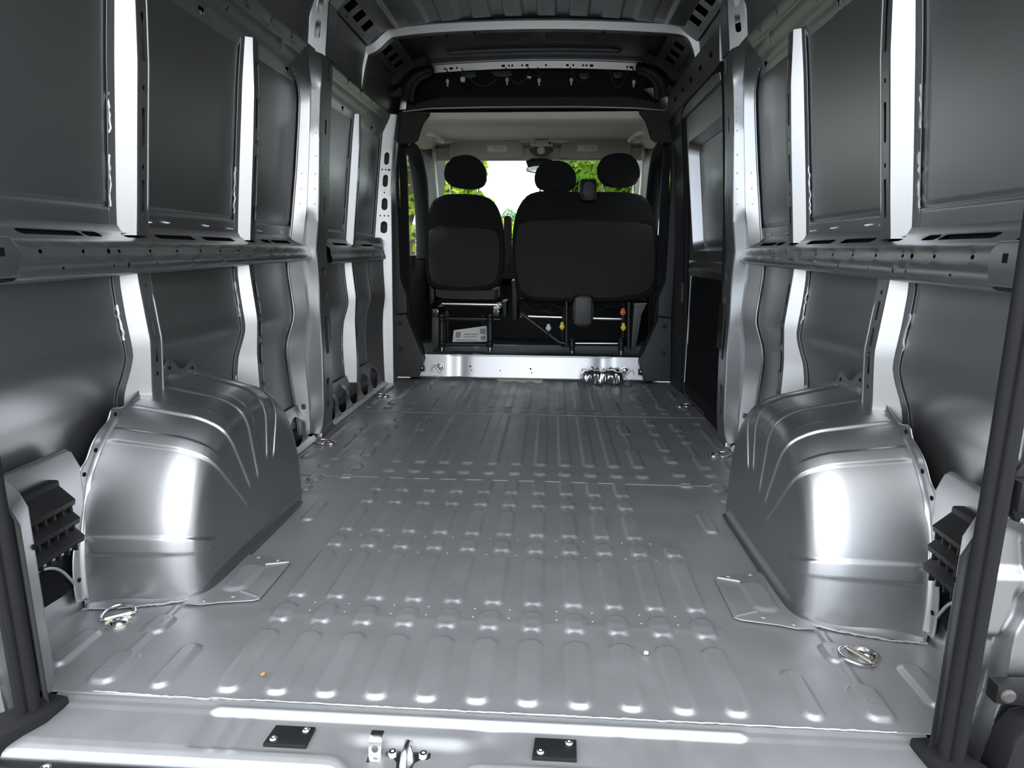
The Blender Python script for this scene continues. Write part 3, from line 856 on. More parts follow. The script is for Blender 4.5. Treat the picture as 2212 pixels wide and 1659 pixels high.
# central stiffener of the blank window
grid('stiffener', np.linspace(0, 1, 14), np.linspace(0.94, 1.40, 30), lambda U, V: (dskin(V) + 0.008 - 0.024 * np.sin(U * PI) ** 0.6, 2.10 + 0.06 * U, V), PAINT, door, ang=60)
tube('stiffener_bead', [(float(dskin(z)) - .006, 2.24, z) for z in np.linspace(0.97, 1.36, 12)], 0.004, PAINT, door, n=8)
grid('door_belt', np.linspace(1.98, 3.07, 12), np.linspace(0, 1, 14), lambda U, V: (0.940 - 0.018 * np.sin(V * PI), U, 0.735 + 0.06 * V), PAINT, door, ang=60)
grid('door_lower_panel', np.linspace(1.98, 3.07, 12), np.linspace(0.0, 0.74, 30), lambda U, V: (dskin(V) - 0.012, U, V), PAINT, door, ang=60)
def card_fn(u, v): return 0.948 + 0 * u, u, v
prism('door_card', [(1.97, 0.03), (2.04, 0.02), (2.78, 0.02), (2.82, 0.06), (2.82, 0.68), (2.80, 0.70), (2.0, 0.70), (1.97, 0.66)], 'yz', 0.934, 0.946, CARD, door, bev=0.003)
tube('card_edge', [(0.932, 2.83, 0.70), (0.932, 2.832, 0.35), (0.932, 2.832, 0.06), (0.932, 2.79, 0.012), (0.932, 2.3, 0.012)], 0.004, PAINT, door, n=8)
prism('lower_trim', [(1.99, -0.03), (3.06, -0.03), (3.06, 0.075), (1.99, 0.075)], 'yz', 0.930, 0.950, RUBBER, door, bev=0.006)
prism('door_rail', [(0.825, 1.545), (0.87, 1.545), (0.87, 1.59), (0.815, 1.60)], 'xz', 2.0, 3.05, PAINT, door, bev=0.003)
for y in (2.15, 2.35, 2.55, 2.75, 2.92):
    lathe('rail_clip', [(0.008, 0), (0.006, .004), (0, .006)], (0.826, y, 1.56), (-1, 0, 0.2), ZINC, door, 10)

# latch plate on the right middle pillar
prism('latch_cover', [(1.815, 0.42), (1.895, 0.42), (1.895, 0.60), (1.885, 0.61), (1.815, 0.61)], 'yz', 0.860, 0.872, BLACKPL, wall_right, bev=0.004)

# ---- rear corner pillars with door seal
def corner(s, root):
    # inner return of the rear corner post
    P = [(0.03, 0.775), (0.045, 0.800), (0.075, 0.812), (0.105, 0.825), (0.12, 0.86), (0.12, 0.95)]
    def fn(U, V):
        idx = np.linspace(0, 1, len(P))
        y = np.interp(U, idx, [p[0] for p in P]); x = np.interp(U, idx, [p[1] for p in P])
        top = np.interp(V, [0, 1.0, 1.5, 1.8, 1.95], [0, 0.0, 0.06, 0.12, 0.2]) - 0.07 * sm((V - 0.39) / 0.03) * sm((y - 0.005) / 0.02)
        return s * (x - top), y, V
    grid('corner_post', np.linspace(0, 1, 26), np.linspace(-0.02, 1.85, 50), fn, PAINT, root, ang=45)
    # lower gusset box edge
    prism('corner_flange', [(0.10, 0.0), (0.125, 0.0), (0.125, 0.30), (0.115, 0.335), (0.10, 0.335)], 'yz', s * 0.842, s * 0.852, PAINT, root, bev=0.003)
    lathe('round_hole', [(0.006, 0), (0, .0005)], (s * 0.822, 0.098, 0.285), (-s * 0.6, -0.8, 0), VOID, root, 12)
    # rubber seal with a bulb and two lips
    for nm, off, yy, r in (('door_seal', 0.796, 0.018, 0.012), ('door_seal_lip', 0.807, 0.004, 0.007)):
        pts = [(s * (off - top), yy, z) for z, top in ((-0.03, 0), (0.3, 0), (0.6, 0), (0.9, 0.004), (1.2, 0.014), (1.5, 0.05), (1.75, 0.11), (1.9, 0.2))]
        tube(nm, smooth_poly(pts, 2, closed=False), r, RUBBER, root, n=12)
    box('seal_flange', (min(s * 0.796, s * 0.816), -0.002, -0.03), (max(s * 0.796, s * 0.816), 0.012, 1.2), RUBBER, root, bev=0.005, seg=3)
    # rubber corner shoe on the sill
    prism('seal_shoe', [(s * 0.76, 0.055), (s * 0.80, 0.06), (s * 0.85, 0.0), (s * 0.86, -0.055), (s * 0.80, -0.060), (s * 0.765, 0.005)], 'xy', -0.03, 0.012, RUBBER, root, bev=0.006)
    # outside of the corner pillar with pressed steps
    def outer(U, V):
        x = 0.812 + 0.175 * U
        e1 = np.interp(V, [-.12, 0.05, 0.10, 0.22, 0.25, 0.33, 0.38, 0.42, 0.6, 1.3], [0.30, 0.34, 0.38, 0.40, 0.46, 0.48, 0.42, 0.46, 0.40, 0.40])
        pocket = sm((U - 0.03) / 0.10) * (1 - sm((U - e1) / 0.06)) * sm((0.43 - V - 0.08 * np.abs(U - .22)) / 0.03)
        inner_step = sm((U - 0.16) / 0.04) * (1 - sm((U - e1) / 0.04)) * sm((V - 0.20) / 0.015) * sm((0.33 - V) / 0.015)
        low = sm((U - e1 + .06) / 0.03) * sm((0.30 - V) / 0.03)
        y = 0.034 + 0.030 * pocket - 0.012 * inner_step + 0.010 * low + 0.035 * sm((U - 0.75) / .25)
        return s * x, y, V
    grid('outer_pillar', np.linspace(0, 1, 70), np.linspace(-0.12, 1.3, 200), outer, PAINT, root, ang=50)
    # pocket behind the wheel arch
    prism('corner_bracket', [(0.13, 0.15), (0.40, 0.15), (0.405, 0.335), (0.385, 0.376), (0.37, 0.386), (0.13, 0.380)], 'yz', s * 0.955, s * 0.972, PAINT, root, bev=0.006, seg=3)
    lathe('round_hole', [(0.008, 0), (0, .001)], (s * 0.9538, 0.245, 0.325), (-s, 0, 0), PAPER, root, 12)
    prism('pocket_lip', [(s * 0.962, -0.004), (s * 0.985, -0.004), (s * 0.985, 0.055), (s * 0.972, 0.055)], 'xz', 0.11, 0.38, PAINT, root, bev=0.003)
    prism('pocket_opening', [(0.16, 0.065), (0.32, 0.055), (0.335, 0.075), (0.30, 0.13), (0.22, 0.15), (0.16, 0.14)], 'yz', s * 0.962, s * 0.975, VOID, root, bev=0.004)
    tube('pocket_edge', smooth_poly([(s * 0.958, 0.16, 0.150), (s * 0.958, 0.24, 0.155), (s * 0.958, 0.30, 0.135), (s * 0.958, 0.34, 0.070)], 2, closed=False), 0.004, PAINT, root, n=8)
    box('pocket_ledge', (min(s * 0.945, s * 0.975), 0.12, 0.158), (max(s * 0.945, s * 0.975), 0.36, 0.166), PAINT, root, bev=0.003)
corner(-1, wall_left)
corner(1, wall_right)

# ================================================================== CEILING
ceiling = struct(empty('ceiling', (0, 1.6, 1.95)), 'dark ribbed metal van roof seen from inside')
RX = np.array([-0.70, -0.545, -0.39, -0.235, -0.08, 0.08, 0.235, 0.39, 0.545, 0.70])
def roof_z(X): return 1.955 - 0.055 * (np.abs(X) / 0.70) ** 2.2
def roof_fn(U, V):
    z = roof_z(U)
    d = np.min(np.abs(U[..., None] - RX), axis=-1)
    endf = sm((2.47 - V) / 0.05) * sm((V - 0.12) / 0.05)
    z = z - 0.016 * sm((0.052 - d) / 0.014) * endf
    return U, V, z + 0.010
grid('roof_panel', np.linspace(-0.74, 0.74, 300), np.concatenate([[0.0, 0.06], np.linspace(0.1, 0.2, 12), np.linspace(0.3, 2.4, 14), np.linspace(2.41, 2.52, 14)]), roof_fn, PAINT, ceiling, ang=60)
# forward roof section with faint pressed rectangles
def roof2(U, V):
    k_ = sm((V - 2.52) / 0.15)
    z = (roof_z(U) + 0.012) * (1 - k_) + (1.985 - 0.030 * (U / 0.8) ** 2) * k_
    for c in (-0.46, -0.28, -0.10, 0.10, 0.28, 0.46):
        q = np.maximum(np.abs(U - c) - 0.042, np.abs(V - 2.80) - 0.13)
        z = z - 0.003 * sm((0.006 - q) / 0.008)
    q = np.maximum(np.abs(U) - 0.50, np.abs(V - 3.08) - 0.03)
    z = z - 0.014 * sm((0.012 - q) / 0.02)
    return U, V, z
grid('roof_panel', np.linspace(-0.80, 0.80, 220), np.linspace(2.5, 3.30, 110), roof2, PAINT, ceiling, ang=60)
# canted roof side with square openings
for s in (-1, 1):
    sq = [slot(0.07, y, 0.034, 0.036, 0.004) for y in np.arange(0.55, 3.1, 0.125) if abs(y - 2.5) > 0.08 and abs(y - 1.87) > 0.06]
    sq += [slot(0.017, y, 0.004, 0.005, 0.001) for y in np.arange(0.6, 3.1, 0.25)]
    sheet('roof_side_rail', np.linspace(0, 0.16, 6), np.linspace(0.03, 3.15, 60),
          lambda u, v, s=s: (s * np.interp(u, [0, .14, .16], [0.815, 0.715, 0.700]), np.asarray(v, float), np.interp(u, [0, .14, .16], [1.84, 1.912, 1.915])), sq, PAINT, ceiling, thick=0.0016, ang=40)
    grid('roof_side_cavity', np.linspace(0.03, 3.15, 4), np.linspace(0, 1, 3), lambda U, V, s=s: (s * (0.85 - 0.1 * V), U, 1.86 + 0.085 * V), VOID, ceiling)
# roof bow
def bow(Y, legs=True, w=0.03):
    pts = [(-0.885, 1.64), (-0.868, 1.72), (-0.846, 1.80), (-0.835, 1.822), (-0.805, 1.832), (-0.775, 1.845), (-0.72, 1.895), (-0.69, 1.908), (-0.5, 1.924), (-0.25, 1.932), (0, 1.934), (0.25, 1.930), (0.5, 1.918), (0.70, 1.905), (0.76, 1.895), (0.80, 1.865), (0.83, 1.80), (0.85, 1.72)]
    sp = np.array(smooth_poly(pts, 2, closed=False))
    d = np.gradient(sp, axis=0); d /= np.linalg.norm(d, axis=1)[:, None]
    nrm = np.stack([d[:, 1], -d[:, 0]], 1)
    # closed hat profile: (inward offset, y)
    prof = [(-0.016, -0.030), (-0.012, -0.022), (-0.010, -0.024), (0.024, -0.013), (0.0265, -0.009), (0.027, 0.022), (0.024, 0.026), (-0.012, 0.032), (-0.016, 0.04)]
    V = []; F = []
    for p, q in zip(sp, nrm):
        for o_, y_ in prof:
            V.append((p[0] + q[0] * o_, Y + y_, p[1] + q[1] * o_))
    m = len(prof)
    for i in range(len(sp) - 1):
        for k in range(m - 1):
            F.append((i * m + k, i * m + k + 1, (i + 1) * m + k + 1, (i + 1) * m + k))
    return from_arrays('roof_bow', V, F, PAINT, ceiling, True, 18)
bow(2.50)
bow(1.87)
# joints and small holes of the bow
for x in (-0.60, -0.5, -0.42, -0.28, -0.2, 0.0, 0.14, 0.2, 0.36, 0.45, 0.58):
    box('bow_hole', (x - .006, 2.505, roof_z(np.array(abs(x))) - 0.0475), (x + .006, 2.513, roof_z(np.array(abs(x))) - 0.044), VOID, ceiling, bev=0.0005)
# front roof header strip, bright, pierced
HY = 3.22
def header_fn(u, v):
    u = np.asarray(u, float); v = np.asarray(v, float)
    z0 = 1.945 - 0.022 * (u / 0.65) ** 2
    return u, HY + 0.004 - 0.33 * v, z0 + v
hh = [slot(x, -0.003, hw, 0.006, 0.0015 if hw > .007 else None) for x, hw in ((-.55, .006), (-.51, .011), (-.475, .006), (-.19, .011), (-.155, .006), (-.135, .006), (-.075, .006), (-.045, .009), (0.07, .006), (.20, .008), (.235, .006), (.295, .006), (.315, .006), (.345, .011), (.56, .006), (.585, .011), (.62, .006))]
sheet('roof_header', np.linspace(-0.655, 0.655, 40), np.linspace(-0.019, 0.019, 6), header_fn, hh, PAINT, ceiling, thick=0.002)
grid('header_fold', np.linspace(-0.655, 0.655, 30), np.linspace(0, 1, 12), lambda U, V: (U, HY - 0.004 + 0.02 * np.sin(V * PI) - 0.05 * V, 1.966 - 0.022 * (U / 0.65) ** 2 + 0.02 * V), PAINT, ceiling, ang=50)
grid('header_back', np.linspace(-0.66, 0.66, 20), np.linspace(0, 1, 3), lambda U, V: (U, HY + 0.01 + 0.02 * V, 1.93 + 0.035 * V), VOID, ceiling)

# ================================================================== WHEEL ARCHES
def arch(s):
    root = empty('wheel_arch', (s * 0.84, 0.78, 0.0))
    tag(root, 'silver ribbed wheel arch housing beneath the left wall panels' if s < 0 else 'silver ribbed wheel arch housing between the sliding door side pillar and the right rear corner', 'wheel arch')
    Yc = 0.795; A = 0.432; B = 0.462; N = 2.5
    qs = np.concatenate([np.linspace(0, 0.42, 12), np.linspace(0.44, 0.66, 16), np.linspace(0.68, 1.0, 40)])
    ta = np.linspace(0, PI, 420)
    def xk(q):
        x = np.interp(q, [0, 0.04, 0.42, 0.48, 0.54, 0.60, 0.66, 1.0], [0.960, 0.950, 0.790, 0.762, 0.738, 0.722, 0.714, 0.712])
        kr = np.interp(q, [0, 0.04, 0.42, 0.48, 0.54, 0.60, 0.66, 1.0], [1.0, 1.0, 0.925, 0.905, 0.875, 0.83, 0.77, 0.02])
        kf = np.interp(q, [0, 0.04, 0.42, 0.48, 0.54, 0.60, 0.66, 1.0], [1.0, 0.99, 0.82, 0.78, 0.73, 0.68, 0.62, 0.02])
        kt = np.interp(q, [0, 0.04, 0.42, 0.48, 0.54, 0.60, 0.66, 1.0], [1.0, 1.0, 0.93, 0.905, 0.87, 0.82, 0.75, 0.02])
        return x, kr, kf, kt
    qd = np.linspace(0, 1, 401); tb = xk(qd); ker = np.ones(17) / 17
    tbs = []
    for arr in tb:
        p_ = np.concatenate([arr[0] - (arr[1:9][::-1] - arr[0]), arr, arr[-1] - (arr[-9:-1][::-1] - arr[-1])])
        tbs.append(np.convolve(p_, ker, 'valid'))
    bands = [(0.20, 0.29), (0.86, 0.96), (1.16, 1.26), (1.44, 1.52), (1.68, 1.76), (1.92, 2.0)]
    ends = [0.72, 0.86, 0.84, 0.84, 0.80, 0.80]
    def fn(U, T):
        x, kr, kf, kt = [np.interp(U, qd, a) for a in tbs]
        c = np.cos(T); sn = np.sin(T)
        cx = np.sign(c) * np.abs(c) ** (2 / N); sz = np.abs(sn) ** (2 / N)
        k = np.where(c > 0, kr, kf)
        # band displacement
        bd = np.zeros_like(U)
        for (a, b), e in zip(bands, ends):
            bd += sm((T - a) / 0.018 + .5) * sm((b - T) / 0.018 + .5) * sm((e - U) / 0.03) * sm((U - 0.05) / 0.03)
        bd *= 0.0045
        rad = 1 + bd / 0.43 * np.where(U < 0.6, 1, 0)
        y = Yc - A * k * cx * rad
        z = B * (kt) * sz * rad
        xx = x - bd * sm((U - 0.5) / 0.12)
        z = z - 0.004 * (1 - sm(sn / 0.05))
        return s * xx, y, z
    grid('shell', qs, ta, fn, PAINT, root, ang=60)
    # flange standing against the skin, scalloped with tabs
    Tn = np.linspace(0.02, 2.75, 200)
    def tab(T):
        r = 0.020 + 0.010 * np.sin(T * 9 + .6)
        for c, w, h in ((0.62, .06, .018), (1.05, .05, .018), (1.36, .018, .022), (1.56, .030, .036), (1.72, .05, .03)):
            r = r + h * np.exp(-((T - c) / w) ** 2)
        return r
    def ffn(U, T):
        c = np.cos(T); sn = np.sin(T); cx = np.sign(c) * np.abs(c) ** (2 / N); sz = np.abs(sn) ** (2 / N)
        d = tab(T) * U
        return s * (0.957 - 0.010 * np.exp(-((U) / .2) ** 2) + 0 * U), Yc - (A * 0.995 + d) * cx, (B * 0.995 + d) * sz - 0.002
    grid('flange', np.linspace(0, 1, 8), Tn, ffn, PAINT, root, thick=0.0022, ang=50)
    tube('flange_rim', [tuple(float(q) for q in ffn(np.array(1.0), np.array(t))) for t in np.linspace(0.02, 2.75, 160)], 0.0018, PAINT, root, n=6)
    for t, k in ((0.62, .6), (0.78, .45), (1.05, .5), (1.36, .7), (1.56, .6), (1.72, .5), (0.3, .5), (0.1, .5)):
        q = [float(a) for a in ffn(np.array(k), np.array(t))]
        lathe('flange_hole', [(0.0055, 0.0), (0.0, 0.0005)], (q[0] - s * 0.0022, q[1], q[2]), (-s, 0, 0), VOID, root, 10)
    # base flange and smeared sealant where the arch meets the floor
    base = [(0.955, 0.352), (0.90, 0.356), (0.85, 0.366), (0.80, 0.380), (0.75, 0.398), (0.715, 0.418), (0.697, 0.445), (0.690, 0.50), (0.690, 1.02)]
    bs = smooth_poly([(s * a, b, 0.002) for a, b in base], 2, closed=False)
    ins = smooth_poly([(s * a, b, 0.002) for a, b in [(0.955, 0.375), (0.90, 0.382), (0.85, 0.394), (0.80, 0.410), (0.76, 0.428), (0.738, 0.445), (0.725, 0.47), (0.718, 0.53), (0.714, 1.02)]], 2, closed=False)
    V = []; F = []
    for a, b in zip(bs, ins):
        V += [a, ((a[0] + b[0]) / 2, (a[1] + b[1]) / 2, 0.008), (b[0], b[1], 0.030)]
    for i in range(len(bs) - 1):
        for k in range(2): F.append((i * 3 + k, i * 3 + k + 1, (i + 1) * 3 + k + 1, (i + 1) * 3 + k))
    from_arrays('base_flange', V, F, PAINT, root, True, 60)
    bead('sealant_bead', [(p[0], p[1] - 0.002, 0.001) for p in bs[:-6]], 0.0022, SEALANT, root, 0.3)
    # smear of sealant over the base
    def smear(U, V_):
        n_ = np.array(smooth_poly([(a, b) for a, b in [(0.955, 0.372), (0.90, 0.378), (0.85, 0.389), (0.80, 0.405), (0.765, 0.42), (0.742, 0.44)]], 2, closed=False))
        k = np.linspace(0, 1, len(n_))
        x = np.interp(U, k, n_[:, 0]); y = np.interp(U, k, n_[:, 1])
        wob = 0.012 * np.sin(U * 9 + 1) + 0.006 * np.sin(U * 23)
        z = 0.018 + (0.045 + wob) * V_
        yy = y + 0.010 * V_ - 0.0032 - 0.0015 * np.sin(V_ * 14 + U * 18)
        return s * (x), yy - 0.004 * np.sin(V_ * PI), z
    o = grid('sealant_smear', np.linspace(0.02, 0.98, 90), np.linspace(0, 1, 16), smear, SEALANT, root, ang=60)
    return root
arch(-1)
arch(1)

# ================================================================== TIE-DOWN RINGS
def tie_ring(loc, rotz, normal, label, tilt=0.12):
    root = empty('tie_down_ring', loc, local=True)
    tag(root, label, 'tie-down ring', 'cargo tie-down rings')
    pl = smooth_poly([(0.030, 0), (0.022, 0.022), (0, 0.028), (-0.022, 0.022), (-0.026, 0.005), (-0.026, -0.005), (-0.022, -0.022), (0, -0.028), (0.022, -0.022)], 2)
    prism('base_plate', pl, 'xy', 0.0, 0.005, YZINC, root, bev=0.001)
    lathe('bolt_head', [(0.019, 0.005), (0.019, 0.007), (0.016, 0.011), (0.009, 0.0135), (0.004, 0.0135), (0.004, 0.010), (0, 0.010)], (0.004, 0, 0), (0, 0, 1), ZINC, root, 24)
    pts = []
    for k in range(17):
        a = PI / 2 + PI * k / 16
        pts.append((-0.024 + 0.040 * math.cos(a), 0.034 * math.sin(a), 0.008 + (0.040 * -math.cos(a)) * tilt))
    pts = [(-0.020, 0.034, 0.008)] + pts + [(-0.020, -0.034, 0.008)]
    tube('ring', pts, 0.0036, ZINC, root, closed=True, n=10)
    tube('clamp_roll', [(-0.020, -0.026, 0.008), (-0.020, 0.026, 0.008)], 0.0065, YZINC, root, n=10)
    if normal == 'y':
        root.rotation_euler = (PI / 2, rotz, 0)
    else:
        root.rotation_euler = (0, 0, rotz)
    return root
tie_ring((-0.838, 0.306, -0.0035), math.radians(-55), 'z', 'tie-down ring on the floor close behind the left wheel arch')
tie_ring((0.802, 0.303, -0.0035), math.radians(30), 'z', 'tie-down ring on the floor close behind the right wheel arch')
tie_ring((-0.832, 1.683, -0.0015), math.radians(0), 'z', 'tie-down ring on the floor between the left wheel arch and the left middle pillar')
tie_ring((0.822, 1.640, -0.0015), math.radians(180), 'z', 'tie-down ring on the floor between the right wheel arch and the right middle pillar')
tie_ring((-0.828, 2.604, 0.0005), math.radians(0), 'z', 'tie-down ring on the front floor panel along the pierced left sill')
tie_ring((0.850, 2.50, 0.0005), math.radians(180), 'z', 'tie-down ring on the front floor panel beside the sliding door step')
tie_ring((-0.600, 3.159, 0.082), math.radians(-40), 'y', 'tie-down ring on the step riser beneath the single seat')
tie_ring((0.618, 3.159, 0.076), math.radians(-140), 'y', 'tie-down ring on the step riser behind the foil bundle')

# ================================================================== REAR SILL HARDWARE
def bump_pad(x, y, label):
    root = empty('bump_pad', (x, y, -0.0155)); tag(root, label, 'pad', 'black pads on the rear sill')
    z = -0.0155
    prism('pad', [(x - .038, y - .022), (x - .034, y + .022), (x + .038, y + .022), (x + .037, y - .022)], 'xy', z, z + 0.009, BLACKPL, root, bev=0.0012)
    for dx, dy in ((-.024, -.011), (.025, .012)):
        lathe('screw', [(0.0068, .009), (0.0068, .0105), (0.005, .013), (0.0025, .013), (0.0022, .011), (0, .011)], (x + dx, y + dy, z), (0, 0, 1), ZINC, root, 16)
bump_pad(-0.317, 0.006, 'black rubber pad screwed to the sill left of the door latch striker')
bump_pad(0.147, 0.008, 'black rubber pad screwed to the sill right of the door latch striker')
st = empty('latch_striker', (-0.105, -0.03, -0.038)); tag(st, 'zinc-plated rear door latch striker bolted in the sill pocket', 'latch')
zb = -0.0275
prism('striker_plate', smooth_poly([(-0.145, -0.016), (-0.145, 0.006), (-0.065, 0.006), (-0.065, -0.016), (-0.090, -0.016), (-0.092, -0.046), (-0.118, -0.046), (-0.120, -0.016)], 1), 'xy', zb, zb + 0.004, ZINC, st, bev=0.001)
tube('striker_loop', [(-0.105, -0.042, zb + .003), (-0.105, -0.040, zb + .016), (-0.105, -0.026, zb + .028), (-0.104, -0.008, zb + .030), (-0.103, 0.002, zb + .020), (-0.103, 0.004, zb + .003)], [0.0075, 0.0065, 0.0055, 0.0055, 0.006, 0.0065], ZINC, st, n=12)
for x in (-0.132, -0.078):
    lathe('bolt_head', [(0.008, .004), (0.008, .0065), (0.006, .009), (0.003, .009), (0.003, .007), (0, .007)], (x, -0.005, zb), (0, 0, 1), ZINC, st, 16)
br = empty('stop_bracket', (-0.16, 0.0, -0.036)); tag(br, 'small folded zinc bracket with a round hole beside the striker', 'bracket')
sheet('bracket_face', np.linspace(-0.172, -0.150, 5), np.linspace(0, 1, 9), lambda u, v: (np.asarray(u, float), np.interp(v, [0, .12, .65, .75, 1], [-0.028, -0.012, -0.006, 0.002, 0.014]), np.interp(v, [0, .12, .65, .75, 1], [-0.0250, -0.0235, 0.000, 0.004, 0.004])), [oval(-0.161, 0.38, 0.006, 0.14, 14)], ZINC, br, thick=0.002)

bp = empty('rear_bumper', (0, -0.14, -0.12)); tag(bp, 'black plastic rear bumper step below the sill', 'bumper')
prism('bumper_lip', [(-0.86, -0.102), (-0.86, -0.061), (-0.26, -0.061), (-0.245, -0.102)], 'xy', -0.10, -0.024, BLACKPL, bp, bev=0.003)
prism('bumper_lip', [(0.86, -0.102), (0.86, -0.061), (0.05, -0.061), (0.035, -0.102)], 'xy', -0.10, -0.024, BLACKPL, bp, bev=0.003)
prism('bumper_step', [(-0.103, -0.30), (-0.103, -0.060), (-0.118, -0.034), (-0.128, -0.036), (-0.24, -0.040), (-0.27, -0.07), (-0.27, -0.30)], 'yz', -0.86, 0.86, BLACKPL, bp, bev=0.003)
for x in (-0.70, -0.30, 0.2, 0.7):
    lathe('screw', [(0.010, 0.0), (0.010, 0.003), (0.006, 0.004), (0.004, 0.002), (0, 0.002)], (x, -0.078, -0.024), (0, 0, 1), ZINC, bp, 16)

# ---- door hinge parts on the right rear pillar
hg = prism('door_hinge', smooth_poly([(0.832, 0.445), (0.828, 0.50), (0.845, 0.525), (0.92, 0.53), (0.92, 0.415), (0.848, 0.418)], 1), 'xz', 0.022, 0.036, BLACKPL, wall_right, bev=0.004)
box('hinge_knuckle', (0.824, -0.004, 0.448), (0.90, 0.026, 0.498), BLACKPL, hg, bev=0.006)
for z in (0.428, 0.517):
    lathe('bolt_head', [(0.007, 0), (0.007, .004), (0.005, .006), (0, .006)], (0.854, 0.022, z), (0, -1, 0), ZINC, hg, 12)
ck = empty('door_check_bracket', (0.88, 0.03, 0.128)); tag(ck, 'black door check bracket with one bolt low on the right rear pillar', 'bracket')
prism('bracket_plate', [(0.852, 0.118), (0.852, 0.150), (0.94, 0.153), (0.94, 0.113)], 'xz', 0.008, 0.034, BLACKPL, ck, bev=0.003)
lathe('bolt_head', [(0.012, 0), (0.012, .003), (0.008, .006), (0, .006)], (0.868, 0.008, 0.134), (0, -1, 0), GREYPL, ck, 16)
tl = empty('tail_lamp_housing', (0.90, 0.02, 0.0)); tag(tl, 'black lamp housing edge on the right rear corner below the hinge', 'lamp housing')
prism('housing', smooth_poly([(0.850, -0.12), (0.862, 0.0), (0.876, 0.095), (0.93, 0.108), (0.99, 0.10), (0.99, -0.12)], 1), 'xz', -0.02, 0.030, BLACKPL, tl, bev=0.006)

# ---- black pressure vents in the rear corners
def vent(s, label):
    root = empty('air_vent', (s * 0.93, 0.22, 0.15)); tag(root, label, 'vent', 'cabin pressure vents')
    x0, x1 = sorted((s * 0.935, s * 0.975))
    box('vent_body', (x0, 0.185, 0.175), (x1, 0.315, 0.335), BLACKPL, root, bev=0.006)
    for k, z in enumerate((0.285, 0.240, 0.195)):
        prism('flap', [(s * 0.940, z - 0.016), (s * 0.905, z - 0.006), (s * 0.902, z + 0.006), (s * 0.935, z + 0.036)], 'xz', 0.19, 0.312 + 0.006 * k, BLACKPL, root, bev=0.002)
        for j in range(5):
            box('flap_rib', (min(s * 0.903, s * 0.915), 0.200 + j * 0.024, z - 0.018), (max(s * 0.903, s * 0.915), 0.205 + j * 0.024, z - 0.004), BLACKPL, root, bev=0.001)
vent(-1, 'black louvred air vent in the pocket behind the left wheel arch')
vent(1, 'black louvred air vent in the pocket behind the right wheel arch')
# ================================================================== CAB
S5 = dict(ox=820, oy=280, s=0.3496)
# lower and upper pillar trims
def pillar_trim(s):
    t = empty('pillar_trim', (s * 0.80, 3.14, 0.2)); 
    tag(t, 'charcoal plastic door pillar trim on the left of the step riser, with two screws' if s < 0 else 'charcoal plastic door pillar trim on the right of the step riser, next to the sliding door', 'trim')
    low = [(0.905, 0.02), (0.735, 0.02), (0.70, 0.13), (0.715, 0.20), (0.795, 0.38), (0.80, 0.435), (0.885, 0.425)]
    prism('lower_cover', [(s * a, b) for a, b in low], 'xz', 3.10, 3.15, TRIMPL, t, bev=0.006, seg=3)
    up = [(0.885, 0.43), (0.80, 0.44), (0.80, 0.56), (0.845, 0.66), (0.845, 1.30), (0.83, 1.47), (0.865, 1.475), (0.875, 1.25), (0.885, 0.9)]
    prism('upper_cover', [(s * a, b) for a, b in up], 'xz', 3.11, 3.19, TRIMPL, t, bev=0.006, seg=3)
    prism('seal_strip', [(s * a, b) for a, b in [(0.846, 0.64), (0.80, 0.58), (0.795, 0.70), (0.793, 1.30), (0.80, 1.46), (0.84, 1.475)]], 'xz', 3.185, 3.215, RUBBER, t, bev=0.004)
    prism('seal_strip', [(s * a, b) for a, b in [(0.80, 0.10), (0.70, 0.13), (0.712, 0.21), (0.79, 0.385), (0.795, 0.58), (0.83, 0.60)]], 'xz', 3.16, 3.20, RUBBER, t, bev=0.004)
    for z in (0.375, 0.205):
        lathe('screw', [(0.014, 0.0), (0.014, .002), (0.010, .004), (0.010, .001), (0.006, .001), (0.006, .004), (0, .004)], (s * 0.845, 3.10, z), (0, -1, 0), BLACKPL, t, 20)
    c = [(0.700, 0.055), (0.735, 0.05), (0.735, 0.10), (0.70, 0.092)]
    prism('clip_plate', [(s * a, b) for a, b in c], 'xz', 3.135, 3.150, BLACKPL, t, bev=0.002)
    lathe('clip_stud', [(0.005, 0), (0, .002)], (s * 0.716, 3.135, 0.075), (0, -1, 0), STEEL, t, 10)
pillar_trim(-1); pillar_trim(1)
def corner_pad(s):
    L = [(0.835, 1.475), (0.735, 1.478), (0.705, 1.50), (0.690, 1.56), (0.672, 1.60), (0.632, 1.640), (0.628, 1.660), (0.82, 1.655)]
    o = prism('corner_pad', [(s * a, b) for a, b in L], 'xz', 3.11, 3.14, FELT, None, bev=0.004)
    tag(o, 'dark felt corner pad above the ' + ('left' if s < 0 else 'right') + ' pillar trim, beside the beige headliner', 'panel')
corner_pad(-1); corner_pad(1)

# cab floor
cf = tag(grid('cab_floor_mat', np.linspace(-0.88, 0.88, 60), np.linspace(3.22, 4.9, 60),
     lambda U, V: (U, V, 0.145 + 0.018 * np.exp(-((V - 3.27) / 0.05) ** 2) * sm(np.abs(np.sin(U * 5.2)) * 4) - 0.10 * sm((V - 3.75) / 0.2) + 0.006 * sm((V - 3.5) / .01) * sm((3.9 - V) / .1)), CARPET, None), 'dark blue-black rubber mat on the cab floor under the seats', 'floor mat')
solid(cf, 0.01, -1)
